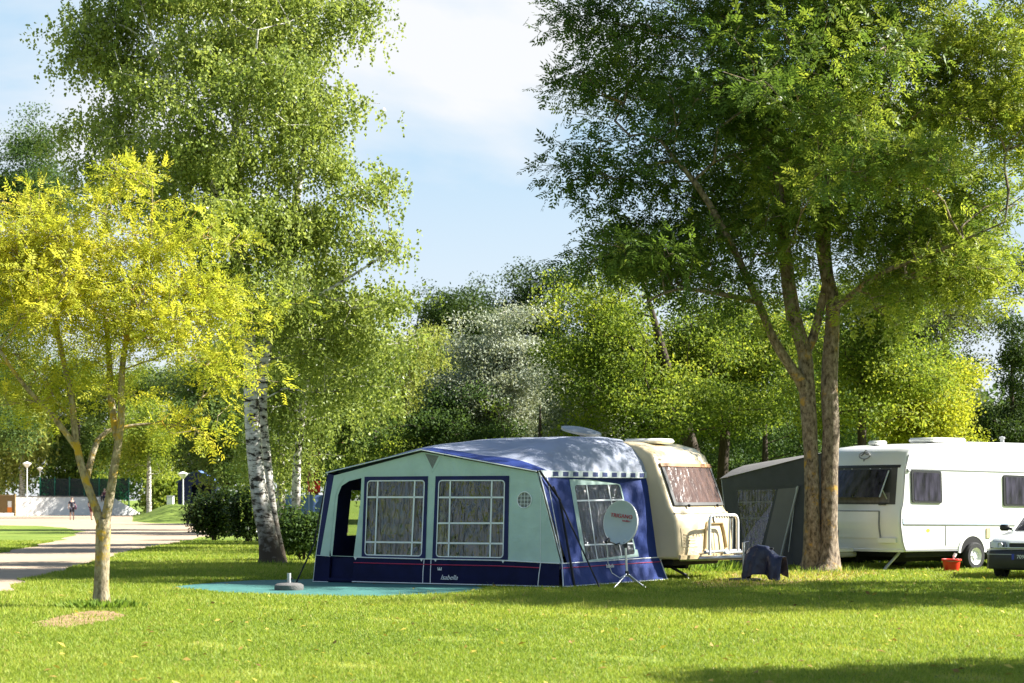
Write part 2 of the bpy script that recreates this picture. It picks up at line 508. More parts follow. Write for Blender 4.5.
def grow(paths, clusters, rng, zmin, step=.45, jitter=.06, tip=.007, expo=2.3, lift=.10):
    """join every cluster to the nearest wood; returns segments and the radius of each node"""
    MAXN = 60000
    nd = np.zeros((MAXN, 3)); par = np.full(MAXN, -1); cost = np.zeros(MAXN); rt = np.zeros(MAXN); n = 0
    for path in paths:
        ok = path[path[:, 2] > zmin]
        m = len(ok)
        if m == 0: continue
        nd[n:n + m] = ok[:, :3]; rt[n:n + m] = ok[:, 3]; n += m
    ntr = n
    d0 = np.min(np.linalg.norm(clusters[:, None] - nd[None, :ntr:2], axis=2), axis=1)
    for ci in np.argsort(d0):
        p = clusters[ci]
        d = np.linalg.norm(nd[:n] - p, axis=1)
        c = d + .28 * cost[:n] + .55 * np.maximum(0, nd[:n, 2] - p[2] + .15)
        j = int(np.argmin(c))
        q = nd[j]; L = d[j]
        m = max(1, int(L / step))
        if n + m >= MAXN: break
        prev = j
        for k in range(1, m + 1):
            t = k / m
            x = q + (p - q) * t
            if k < m:
                x = x + rng.normal(0, jitter, 3) * min(1, L)
                x[2] += lift * L * math.sin(math.pi * t)
            nd[n] = x; par[n] = prev; cost[n] = cost[prev] + L / m; prev = n; n += 1
    acc = np.zeros(n)
    has = np.zeros(n, bool)
    has[par[ntr:n]] = True
    for i in range(n - 1, ntr - 1, -1):
        if not has[i]: acc[i] = max(acc[i], tip ** expo)
        acc[par[i]] += acc[i]
    rad = np.maximum(acc, tip ** expo) ** (1 / expo)
    i = np.arange(ntr, n); pj = par[i]
    r1 = rad[i]; r0 = np.where(pj < ntr, np.minimum(rad[i] * 1.15, np.maximum(rt[pj] * .8, .01)), np.minimum(rad[pj], rad[i] * 1.8))
    return nd[pj], nd[i], r0, r1

def seg_geo(P0, P1, R0, R1, n=5):
    T = unit(P1 - P0)
    ref = np.where(np.abs(T[:, 2:3]) > .9, [[1.0, 0, 0]], [[0, 0, 1.0]])
    A = unit(np.cross(T, ref)); B = np.cross(T, A)
    ang = np.arange(n) / n * 2 * np.pi
    C, S = np.cos(ang)[None, :, None], np.sin(ang)[None, :, None]
    off = A[:, None] * C + B[:, None] * S
    P1 = P1 + T * R1[:, None] * .4
    V = np.concatenate([P0[:, None] + off * R0[:, None, None], P1[:, None] + off * R1[:, None, None]], 1)
    s = np.arange(len(P0))[:, None] * (2 * n); k = np.arange(n)[None]; k2 = (k + 1) % n
    Fc = np.stack([s + k, s + k2, s + n + k2, s + n + k], -1).reshape(-1, 4)
    return V.reshape(-1, 3), Fc

def diamonds(pos, axis, nrm, L, W, fold=.18):
    side = unit(np.cross(axis, nrm)); nn = np.cross(side, axis)
    L = L[:, None]; W = W[:, None]
    a = pos; tip = pos + axis * L
    mid = pos + axis * L * .45 + nn * W * fold
    V = np.stack([a, mid + side * W * .5, tip, mid - side * W * .5], 1).reshape(-1, 3)
    Fc = np.arange(len(pos) * 4).reshape(-1, 4)
    return V, Fc

def sample_lobes(lobes, n, rng, shell=2.2):
    """lobes: (c(3), r(3)); denser near the surface"""
    vol = np.array([np.prod(l[1]) ** .75 for l in lobes]); pr = vol / vol.sum()
    idx = rng.choice(len(lobes), n, p=pr)
    d = unit(rng.normal(size=(n, 3)))
    u = rng.random(n) ** (1 / (3 * shell / 2))
    c = np.array([l[0] for l in lobes])[idx]; r = np.array([l[1] for l in lobes])[idx]
    return c + d * u[:, None] * r * rng.uniform(.85, 1.04, (n, 1)), idx

def px_lobes(lst, D0):
    out = []
    for (px, py, rx, ry, *k) in lst:
        dD = k[0] if k else 0.0
        ry3 = k[1] if len(k) > 1 else rx / F * D0 * .95
        D = D0 + dD
        c = at(px, py, D)
        out.append((np.array(c), np.array([rx / F * D, ry3, ry / F * D])))
    return out

def leaves_simple(cl, ctint, rng, per, sig, L, W, up=.5, droop=.3, flat=.65):
    n = len(cl) * per
    p = np.repeat(cl, per, 0) + unit(rng.normal(size=(n, 3))) * (rng.random((n, 1)) ** .5) * np.array([sig, sig, sig * flat]) * 1.75
    ax = unit(rng.normal(size=(n, 3)) + np.array([0, 0, -droop]))
    nm = unit(rng.normal(size=(n, 3)) * .8 + np.array([0, 0, up * 2]))
    Ls = L * rng.uniform(.65, 1.3, n); Ws = W * rng.uniform(.7, 1.25, n)
    t = np.clip(np.repeat(ctint, per) + rng.normal(0, .14, n), 0, 1)
    V, Fc = diamonds(p, ax, nm, Ls, Ws)
    return V, Fc, np.repeat(t, 4)

def leaves_pinnate(cl, ctint, rng, per, sig, L, pairs=4, wid=.34, leaf=.36, droop=.25, flat=.6):
    n = len(cl) * per
    p = np.repeat(cl, per, 0) + rng.normal(size=(n, 3)) * np.array([sig, sig, sig * flat])
    outw = unit(p - np.repeat(cl, per, 0))
    ax = unit(outw + rng.normal(size=(n, 3)) * .6 + np.array([0, 0, -droop]))
    nm = unit(rng.normal(size=(n, 3)) * .55 + np.array([0, 0, 1.0]))
    side = unit(np.cross(ax, nm)); nm = np.cross(side, ax)
    Ls = L * rng.uniform(.7, 1.25, n)
    t = np.clip(np.repeat(ctint, per) + rng.normal(0, .12, n), 0, 1)
    PP, AA, NN, LL, WW, TT = [], [], [], [], [], []
    for k in range(pairs):
        f = .25 + .7 * k / max(1, pairs - 1)
        base = p + ax * (Ls * f)[:, None] - np.array([0, 0, 1.0]) * (Ls * .12 * f * f)[:, None]
        for s in (-1, 1):
            PP.append(base); AA.append(unit(ax * .55 + side * s * .85 + rng.normal(size=(n, 3)) * .15))
            NN.append(nm + rng.normal(size=(n, 3)) * .2); LL.append(Ls * leaf * (1.05 - .25 * f)); WW.append(Ls * leaf * wid); TT.append(t)
    PP.append(p + ax * (Ls * .95)[:, None]); AA.append(ax); NN.append(nm); LL.append(Ls * leaf); WW.append(Ls * leaf * wid); TT.append(t)
    V, Fc = diamonds(np.concatenate(PP), np.concatenate(AA), np.concatenate(NN), np.concatenate(LL), np.concatenate(WW))
    return V, Fc, np.repeat(np.concatenate(TT), 4)

def leaves_weep(cl, ctint, rng, strands, spread, slen, gap, L, W):
    PP, TT = [], []
    n = len(cl) * strands
    s0 = np.repeat(cl, strands, 0) + rng.normal(size=(n, 3)) * np.array([spread, spread, spread * .6])
    ln = slen * rng.uniform(.35, 1.25, n)
    drift = rng.normal(size=(n, 2)) * .18
    t0 = np.repeat(ctint, strands) + rng.normal(0, .08, n)
    mx = int(slen * 1.25 / gap)
    for k in range(mx):
        z = k * gap
        ok = ln > z
        q = s0[ok].copy()
        arch = np.minimum(z / .35, 1) * .12
        q[:, :2] += drift[ok] * (z ** .6) + rng.normal(0, .035, (ok.sum(), 2))
        q[:, 2] -= z - arch
        PP.append(q); TT.append(t0[ok])
    p = np.concatenate(PP); t = np.clip(np.concatenate(TT) + rng.normal(0, .12, len(p)), 0, 1)
    m = len(p)
    ax = unit(rng.normal(size=(m, 3)) * .75 + np.array([0, 0, -.8])); nm = unit(rng.normal(size=(m, 3)) + np.array([0, 0, .25]))
    V, Fc = diamonds(p, ax, nm, L * rng.uniform(.7, 1.25, m), W * rng.uniform(.7, 1.2, m))
    return V, Fc, np.repeat(t, 4)

def make_tree(name, label, base, paths, lobes, ncl, leafm, barkm, style, seed, group=None, cat='tree', zmin=1.2,
              tint=(.5, .22), shell=2.2, branch=True, step=.45, rough=.10, keep=None, clump=None, tip=.007, tintfn=None, n=14, extra=None, noise=None):
    rng = np.random.default_rng(seed)
    root = empty(name, base, label, cat, group)
    ps = [smooth_path(p, step=.22 if n >= 12 else .5) for p in paths]
    if clump:      # twigs gathered into boughs, with open air between
        nb = max(8, ncl // clump[0])
        b0, _ = sample_lobes(lobes, nb, rng, shell)
        m = ncl // nb
        cl = np.repeat(b0, m, 0) + rng.normal(size=(nb * m, 3)) * np.array([clump[1], clump[1], clump[1] * .42]) * np.repeat(rng.uniform(.6, 1.3, nb), m)[:, None]
    else:
        cl, _ = sample_lobes(lobes, ncl, rng, shell)
    if extra is not None: cl = np.concatenate([cl, extra])
    if noise:   # open holes through the crown: drop clusters where a slow 3-D wave is low
        k, th = noise
        ph = rng.uniform(0, 6, 3)
        w = np.sin(cl[:, 0] * k + ph[0] + 1.3 * np.sin(cl[:, 2] * k * .7)) + np.sin(cl[:, 1] * k * .9 + ph[1]) + np.sin(cl[:, 2] * k * 1.2 + ph[2] + np.sin(cl[:, 0] * k * .6))
        cl = cl[w > th]
    if keep is not None: cl = cl[keep(cl)]
    cl = cl[cl[:, 2] > .25]
    # colour clumps: neighbouring twigs share a tone
    k = rng.normal(size=(4, 3)); ph = rng.uniform(0, 6, 4)
    tn = np.sin(cl @ (k * 1.1).T + ph).sum(1) * .22
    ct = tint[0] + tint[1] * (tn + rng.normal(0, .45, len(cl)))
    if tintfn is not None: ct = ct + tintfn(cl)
    V, Fc = trunk_geo(ps, rng, n=n, rough=rough)
    if branch:
        a, b, r0, r1 = grow(ps, cl, rng, zmin + base[2], step=step, tip=tip)
        V2, F2 = seg_geo(a, b, r0, r1)
        Fc = np.concatenate([Fc, F2 + len(V)]); V = np.concatenate([V, V2])
    fast_mesh('trunk', V, Fc, M[barkm], root, smooth=True)
    kind, kw = style
    fn = {'simple': leaves_simple, 'pinnate': leaves_pinnate, 'weep': leaves_weep}[kind]
    V, Fc, t = fn(cl, ct, rng, **kw)
    fast_mesh('crown', V, Fc, leafm, root, tint=t)
    return root

L = {}
L['gold'] = leaf_mat('golden_leaves', [(.20, .26, .034), (.43, .45, .055), (.66, .58, .075)], .5)
L['ash'] = leaf_mat('ash_leaves', [(.045, .090, .020), (.125, .195, .034), (.34, .38, .060)], .48, .4)
L['birch'] = leaf_mat('birch_leaves', [(.085, .13, .030), (.215, .275, .06), (.38, .43, .13)], .45, .35)
L['lime'] = leaf_mat('yellow_green_leaves', [(.055, .10, .020), (.20, .265, .038), (.46, .47, .065)], .48)
L['bright'] = leaf_mat('bright_yellow_leaves', [(.17, .22, .024), (.36, .39, .040), (.56, .52, .055)], .5)
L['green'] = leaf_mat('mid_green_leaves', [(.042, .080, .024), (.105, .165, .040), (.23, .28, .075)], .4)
L['deep'] = leaf_mat('dark_green_leaves', [(.022, .044, .012), (.046, .078, .018), (.09, .125, .026)], .35)
L['silver'] = leaf_mat('silver_poplar_leaves', [(.12, .16, .08), (.33, .36, .27), (.52, .54, .47)], .25)
L['pale'] = leaf_mat('pale_willow_leaves', [(.17, .22, .045), (.33, .36, .09), (.48, .49, .15)], .42)
L['olive'] = leaf_mat('grey_olive_leaves', [(.045, .065, .028), (.10, .12, .052), (.20, .22, .10)], .35)
L['shrub'] = leaf_mat('dark_shrub_leaves', [(.012, .028, .009), (.032, .056, .014), (.08, .11, .024)], .3, .3)
L['grass'] = leaf_mat('grass_blades', [(.11, .175, .026), (.245, .325, .044), (.40, .425, .08), (.46, .37, .15)], .45, .5, 1.1)
L['weed'] = leaf_mat('weed_leaves', [(.07, .13, .02), (.16, .25, .035), (.28, .34, .07)], .4)

def pxp(lst, D0):
    """trunk path [(px,py,radius_m[,dD])] -> world"""
    o = []
    for (px, py, r, *k) in lst:
        D = D0 + (k[0] if k else 0)
        p = at(px, py, D)
        o.append((p.x, p.y, max(p.z, -.05) if py > HZ + 2 and p.z < .12 else p.z, r))
    return o

# ------------------------------------------------------------------ sun, sky, camera
SUN_EL, SUN_AZ = R(38), R(5)      # azimuth from +X towards +Y
sd = Vector((math.cos(SUN_EL) * math.cos(SUN_AZ), math.cos(SUN_EL) * math.sin(SUN_AZ), math.sin(SUN_EL)))
sun = bpy.data.lights.new('sun', 'SUN'); sun.energy = 5.0; sun.angle = R(.53); sun.color = (1, .97, .90)
so = bpy.data.objects.new('sun', sun); COL.objects.link(so)
so.rotation_euler = (-sd).to_track_quat('-Z', 'Y').to_euler(); so.location = (40, -10, 40)

w = bpy.data.worlds.new('World'); scene.world = w; w.use_nodes = True
nt = w.node_tree; N, K = nt.nodes, nt.links
N.clear()
out = N.new('ShaderNodeOutputWorld'); bg = N.new('ShaderNodeBackground'); K.new(bg.outputs[0], out.inputs[0])
sky = N.new('ShaderNodeTexSky'); sky.sky_type = 'NISHITA'; sky.sun_disc = False
sky.sun_elevation = SUN_EL; sky.sun_rotation = math.atan2(sd.x, sd.y); sky.air_density = 1.0; sky.dust_density = .6; sky.ozone_density = 1.2
tc = N.new('ShaderNodeTexCoord')
mp = N.new('ShaderNodeMapping'); mp.inputs['Scale'].default_value = (1, 1, 2.1); mp.inputs['Location'].default_value = (.31, .0, .12)
K.new(tc.outputs['Generated'], mp.inputs[0])
nz = N.new('ShaderNodeTexNoise'); nz.inputs['Scale'].default_value = 4.2; nz.inputs['Detail'].default_value = 7; nz.inputs['Roughness'].default_value = .52; nz.inputs['Distortion'].default_value = .3
K.new(mp.outputs[0], nz.inputs['Vector'])
rp = N.new('ShaderNodeValToRGB'); rp.color_ramp.elements[0].position = .44; rp.color_ramp.elements[1].position = .68
K.new(nz.outputs['Fac'], rp.inputs[0])
mx = N.new('ShaderNodeMix'); mx.data_type = 'RGBA'; mx.clamp_result = False
cf = N.new('ShaderNodeMath'); cf.operation = 'MULTIPLY'; 
sp = N.new('ShaderNodeSeparateXYZ'); K.new(tc.outputs['Generated'], sp.inputs[0])
lowz = N.new('ShaderNodeMapRange'); lowz.inputs[1].default_value = .30; lowz.inputs[2].default_value = .52; lowz.inputs[3].default_value = 1; lowz.inputs[4].default_value = 0
K.new(sp.outputs['Z'], lowz.inputs[0])
K.new(lowz.outputs[0], cf.inputs[1])
hz = N.new('ShaderNodeMapRange'); hz.inputs[1].default_value = .02; hz.inputs[2].default_value = .21; hz.inputs[3].default_value = .95; hz.inputs[4].default_value = 0
K.new(sp.outputs['Z'], hz.inputs[0])
hm = N.new('ShaderNodeMath'); hm.operation = 'MAXIMUM'; K.new(rp.outputs[0], hm.inputs[0]); K.new(hz.outputs[0], hm.inputs[1])
K.new(hm.outputs[0], cf.inputs[0])
lz = N.new('ShaderNodeMath'); lz.operation = 'MULTIPLY'; lz.inputs[1].default_value = .85; K.new(lowz.outputs[0], lz.inputs[0])
lf = N.new('ShaderNodeMix'); lf.data_type = 'RGBA'; K.new(lz.outputs[0], lf.inputs[0]); lf.inputs[7].default_value = (2.3, 3.6, 4.75, 1)
K.new(sky.outputs[0], lf.inputs[6])
K.new(cf.outputs[0], mx.inputs[0]); K.new(lf.outputs[2], mx.inputs[6]); mx.inputs[7].default_value = (4.75, 4.85, 5.0, 1)
K.new(mx.outputs[2], bg.inputs[0]); bg.inputs[1].default_value = .056

cam = bpy.data.cameras.new('camera'); co = bpy.data.objects.new('camera', cam); COL.objects.link(co)
co.location = (0, 0, CAMH); co.rotation_euler = (R(90), 0, 0)
cam.sensor_width = 36; cam.lens = 36 * F / 1024; cam.shift_y = (HZ - 341.5) / 1024; cam.clip_end = 3000; cam.clip_start = .1
cam.dof.use_dof = True; cam.dof.focus_distance = 38; cam.dof.aperture_fstop = 3.2
scene.camera = co

vs = scene.view_settings
vs.view_transform = 'Standard'; vs.look = 'None'; vs.gamma = 1; vs.exposure = 1.85; vs.use_curve_mapping = False
scene.cycles.use_denoising = True
scene.cycles.max_bounces = 8; scene.cycles.transparent_max_bounces = 12; scene.cycles.transmission_bounces = 5
scene.cycles.caustics_reflective = False; scene.cycles.caustics_refractive = False
scene.render.film_transparent = False

# ------------------------------------------------------------------ ground
mb = MB(); S = 1200
mb.add([(-S, -60, 0), (S, -60, 0), (S, S, 0), (-S, S, 0)], [(0, 1, 2, 3)])
tag(mb.build('lawn', M['lawn']), kind='structure')

def ground_poly(name, pts, z, m):
    mb = MB(); P = [Vector((p[0], p[1], z)) for p in pts]
    t = tessellate_polygon([P]); mb.add(P, t)
    return tag(mb.build(name, m), kind='structure')

def wavy(pts, amp, rng, n=6):
    o = []
    for i in range(len(pts)):
        a, b = np.array(pts[i]), np.array(pts[(i + 1) % len(pts)])
        for k in range(n):
            o.append(a + (b - a) * k / n + rng.normal(0, amp, 2))
    return o

G2 = lambda l: [tuple(gnd(*p)[:2]) for p in l]
ROAD = G2([(-160, 655), (-30, 607), (0, 593), (30, 580), (64, 570), (120, 555), (165, 545), (196, 538), (225, 533), (262, 530), (262, 525), (150, 523.3), (133, 521.5), (141, 515), (120, 513.9), (-80, 513.9), (-160, 530)])
ISLE = G2([(-60, 525.5), (0, 525.5), (40, 526), (66, 528), (82, 531.5), (74, 535), (58, 541), (28, 548), (0, 553), (-60, 566)])
ROAD_E = [tuple(p) for p in wavy(ROAD, .10, np.random.default_rng(3))]
ISLE_E = [tuple(p) for p in wavy(ISLE, .12, np.random.default_rng(4))]
ground_poly('road', ROAD_E, .004, M['road'])
ground_poly('grass_verge', ISLE_E, .008, M['lawn'])
SOIL = wavy(G2([(38, 622), (60, 616), (90, 611), (116, 611), (128, 615), (100, 622), (70, 628), (45, 627)]), .06, np.random.default_rng(5))
ground_poly('bare_soil', SOIL, .004, M['soil'])
SOIL2 = wavy(G2([(690, 585), (730, 575), (790, 571), (850, 570), (880, 574), (850, 581), (780, 586), (720, 589)]), .12, np.random.default_rng(6))
ground_poly('leaf_litter', SOIL2, .004, M['soil'])
# low grassy mound beyond the road, with the far wall running into it
mb = MB(); rows = []
for i in range(25):
    row = []
    for j in range(49):
        x = -40 + 22 * j / 48; y = 128 + 62 * i / 24
        e = (min(1, (y - 128) / 22)) * (min(1, (190 - y) / 5)); e = e * e * (3 - 2 * e)
        a = min(1, max(0, (x / y * 2000 + 512 - 128) / 45)) ; a = a * a * (3 - 2 * a)
        b = min(1, max(0, (-18.2 - x) / 4)); b = b * b * (3 - 2 * b)
        row.append(Vector((x, y, -.06 + 1.15 * e * a * b + .06 * e * a * b * math.sin(x * 1.3 + y * .4))))
    rows.append(row)
mb.grid(rows); tag(mb.build('grass_mound', M['lawn'], smooth=60), kind='structure')

def inside(px, py, poly):
    c = np.zeros(len(px), bool); n = len(poly); j = n - 1
    for i in range(n):
        xi, yi = poly[i][0], poly[i][1]; xj, yj = poly[j][0], poly[j][1]
        k = ((yi > py) != (yj > py)) & (px < (xj - xi) * (py - yi) / (yj - yi + 1e-12) + xi)
        c ^= k; j = i
    return c

SHEET = G2([(172, 588), (200, 584.2), (250, 581), (330, 579.5), (450, 579.5), (485, 588.5), (478, 591.5), (440, 595), (380, 597), (300, 596.5), (230, 593.5)])
AWNF = [(.865, 35.32), (-3.25, 37.65), (-1.2, 41.6), (2.95, 38.5)]

def grass():
    rng = np.random.default_rng(21)
    n = 900000
    # density falls with distance so that blades stay about as dense in the picture
    u = rng.random(n)
    Y = 15.5 * (74 / 15.5) ** (u ** 1.02)
    X = (rng.random(n) * 2 - 1) * (.256 * Y + 2.2)
    tn = np.sin(X * .55 + 1.2 * np.sin(Y * .23)) + np.sin(Y * .41 + X * .17 + 2) + .7 * np.sin(X * 1.7 - Y * 1.1) + .6 * np.sin(X * 2.9 + Y * 2.3)
    ok = ~inside(X, Y, ROAD_E) | inside(X, Y, ISLE_E)
    ok &= ~inside(X, Y, SHEET) & ~inside(X, Y, AWNF)
    bald = np.sin(X * 1.9 + 2 * np.sin(Y * .9) + .7) + np.sin(Y * 1.7 - X * .8) + .6 * np.sin(X * 4.1 + Y * 2.7) > 1.95
    ok &= ~(bald & (rng.random(n) < .6))
    ok &= ~(inside(X, Y, SOIL) & (rng.random(n) < .85)) & ~(inside(X, Y, SOIL2) & (rng.random(n) < .55))
    X, Y, tn, bald = X[ok], Y[ok], tn[ok], bald[ok]; n = len(X)
    sc = np.clip(Y / 22, .8, 2.6)
    h = rng.uniform(.020, .052, n) * (1 + .18 * tn / 2) * np.clip(Y / 26, .9, 1.6)
    tall = rng.random(n) < .012; h[tall] *= 1.8
    wd = .0042 * sc * rng.uniform(.7, 1.3, n) * 1.6
    a = rng.uniform(0, 2 * np.pi, n); ln = h * rng.uniform(.25, 1.0, n); b = rng.uniform(0, 2 * np.pi, n)
    base = np.stack([X, Y, np.zeros(n)], 1); s = np.stack([np.cos(a) * wd, np.sin(a) * wd, np.zeros(n)], 1)
    tip = base + np.stack([np.cos(b) * ln, np.sin(b) * ln, h], 1)
    V = np.stack([base - s, base + s, tip], 1).reshape(-1, 3)
    t = .36 + .10 * tn / 2 + rng.normal(0, .12, n)
    t[bald] += .22
    dry = inside(X, Y, SOIL2); t[dry] = rng.uniform(.15, .85, dry.sum())
    t[rng.random(n) < .03] = .95
    o = fast_mesh('grass', V, np.arange(3 * n).reshape(-1, 3), L['grass'], tint=np.repeat(np.clip(t, 0, 1), 3))
    tag(o, 'short mown grass blades covering the lawn', 'grass', kind='stuff')
grass()

def fallen():
    rng = np.random.default_rng(31); n = 900
    Y = 15.5 + 30 * rng.random(n) ** 1.5; X = (rng.random(n) * 2 - 1) * (.256 * Y + 2)
    k = rng.random(n) < .35
    X[k] = 6.6 + rng.normal(0, 2.2, k.sum()); Y[k] = 42 + rng.normal(0, 1.6, k.sum())
    ok = (inside(X, Y, ROAD_E) == False) & ~inside(X, Y, AWNF); X, Y = X[ok], Y[ok]; n = len(X)
    a = rng.uniform(0, 6.28, n)
    V, Fc = diamonds(np.stack([X, Y, rng.uniform(.025, .05, n)], 1), np.stack([np.cos(a), np.sin(a), rng.normal(0, .25, n)], 1), unit(rng.normal(0, .4, (n, 3)) + [0, 0, 1]), rng.uniform(.05, .11, n), rng.uniform(.03, .06, n))
    tag(fast_mesh('fallen_leaves', V, Fc, L['litter'], tint=np.repeat(rng.random(n), 4)), 'scattered yellow and brown fallen leaves on the lawn', 'leaves', kind='stuff')
L['litter'] = leaf_mat('litter_leaves', [(.16, .09, .035), (.34, .24, .06), (.55, .46, .08)], .2)
fallen()

# weeds and tall tufts round the young tree's foot
def tuft(name, label, c, rad, n, hmin, hmax, seed, group=None, lm='weed', wide=.02):
    rng = np.random.default_rng(seed)
    r = rad * np.sqrt(rng.random(n)); a = rng.uniform(0, 2 * np.pi, n)
    root = np.stack([np.cos(a) * r, np.sin(a) * r * .7, np.zeros(n)], 1) + np.array(c)
    ax = unit(np.stack([np.cos(a) * .7 * r / rad, np.sin(a) * .7 * r / rad, np.ones(n) * .8], 1) + rng.normal(0, .35, (n, 3)) * [1, 1, .4])
    ax[:, 2] = np.abs(ax[:, 2])
    V, Fc = diamonds(root, ax, unit(rng.normal(size=(n, 3))), rng.uniform(hmin, hmax, n), wide * rng.uniform(.6, 1.4, n))
    o = fast_mesh(name, V, Fc, L[lm], tint=np.repeat(np.clip(rng.normal(.5, .25, n), 0, 1), 4))
    return tag(o, label, 'weeds', group)
b = gnd(101, 608)
tuft('weed_clump', 'leafy green weeds round the foot of the young yellow tree', b, .60, 700, .05, .17, 1, wide=.035)
b = gnd(822, 572)
tuft('grass_tuft', 'rough grass tuft around the foot of the double-trunked tree', (b.x, b.y - .3, 0), 1.0, 520, .06, .20, 2, wide=.014)
b = gnd(281, 566)
tuft('grass_tuft', 'rough grass tuft at the foot of the white birch', (b.x, b.y - .2, 0), .8, 360, .06, .20, 3, wide=.014)
b = gnd(700, 572)
tuft('undergrowth', 'low green undergrowth beneath the cream caravan', (3.6, 43.5, 0), 1.9, 900, .10, .35, 4, wide=.035)

# ------------------------------------------------------------------ the three near trees
D = 29.36
make_tree('young_tree', 'young tree with golden yellow leaves and lichened trunk forking low', gnd(102, 607),
    [pxp([(102, 609, .15), (101, 590, .112), (102, 560, .104), (103, 528, .112), (104, 519, .09)], D),
     pxp([(103, 530, .075), (96, 508, .066), (86, 481, .06), (76, 442, .052), (72, 400, .044), (62, 355, .04), (52, 300, .028), (48, 230, .014)], D),
     pxp([(104, 528, .078), (108, 508, .07), (114, 470, .062), (121, 421, .054), (122, 370, .044), (132, 310, .036), (150, 240, .022), (152, 180, .010)], D),
     pxp([(117, 440, .05, 0), (111, 400, .05, .2), (108, 340, .04, .5), (100, 260, .025, .7), (110, 190, .01, .8)], D),
     pxp([(86, 481, .05), (98, 440, .045, .3), (118, 428, .03, .5), (150, 424, .02, .6)], D),
     pxp([(78, 450, .045), (52, 415, .038, -.2), (28, 390, .03, -.4), (0, 350, .02, -.6), (-20, 300, .01)], D)],
    px_lobes([(60, 235, 66, 68, 0), (112, 205, 42, 52, .4), (160, 215, 60, 54, -.3), (192, 275, 56, 70, .3), (115, 300, 92, 72, -.4), (18, 300, 55, 80, .2),
              (222, 300, 30, 62, 0), (60, 360, 58, 42, .5), (178, 370, 66, 42, -.3), (-20, 250, 50, 80, 0), (25, 400, 50, 30, .2), (200, 420, 30, 20, .3)], D),
    1250, L['gold'], 'young_bark', ('pinnate', dict(per=7, sig=.12, L=.25, pairs=5, wid=.34, leaf=.28, droop=.10, flat=.4)), 101,
    tint=(.50, .32), zmin=1.4, step=.3, tip=.0045, noise=(2.3, -.9), shell=1.6, clump=(9, .26))

D = 47.8
make_tree('birch_tree', 'tall white-barked birch with drooping twigs and two leaning stems', gnd(272, 565),
    [pxp([(272, 569, .42), (270, 556, .29), (267, 535, .235), (260, 497, .20), (254, 444, .18), (251, 400, .17), (250, 350, .155), (246, 290, .15), (240, 220, .12), (236, 140, .09), (232, 60, .06), (230, -60, .02)], D),
     pxp([(281, 568, .20, .5), (279, 545, .12, .5), (274, 517, .10, .5), (267, 459, .095, .5), (263, 400, .10, .4), (268, 340, .12, .4), (285, 270, .10, .6), (300, 180, .07, .9), (310, 90, .04, 1), (312, -10, .02, 1)], D),
     pxp([(246, 300, .09), (225, 220, .07, -.5), (190, 130, .05, -1), (160, 60, .03, -1.2), (140, 0, .015, -1.3)], D),
     pxp([(238, 180, .07), (244, 120, .06, -1.2), (252, 85, .04, -2), (258, 30, .02, -2.3)], D),
     pxp([(276, 320, .06, .5), (310, 300, .05, .2), (345, 280, .035, 0), (400, 245, .012, 0)], D)],
    px_lobes([(150, 40, 75, 70, 0), (90, 20, 42, 45, .5), (112, 95, 48, 60, .5), (130, 165, 52, 60, -.5), (230, 10, 110, 60, 0), (300, 55, 74, 80, .8), (220, 100, 120, 80, -1), (335, 120, 46, 62, .3),
              (200, 195, 105, 72, -.7), (310, 190, 66, 70, .6), (280, 265, 92, 70, 0), (358, 246, 52, 30, .4), (396, 242, 20, 14, .2), (372, 275, 38, 34, -.4), (356, 305, 50, 56, .8), (340, 350, 55, 50, .4), (205, 285, 66, 46, -.4), (345, 362, 52, 46, 1.8),
              (200, -80, 125, 90, 0), (290, -60, 80, 70, .5)], D),
    2150, L['birch'], 'birch_bark', ('weep', dict(strands=9, spread=.26, slen=.62, gap=.055, L=.092, W=.074)), 102,
    tint=(.60, .28), zmin=3.5, step=.5, tip=.006, noise=(1.35, -1.5), clump=(9, .44))

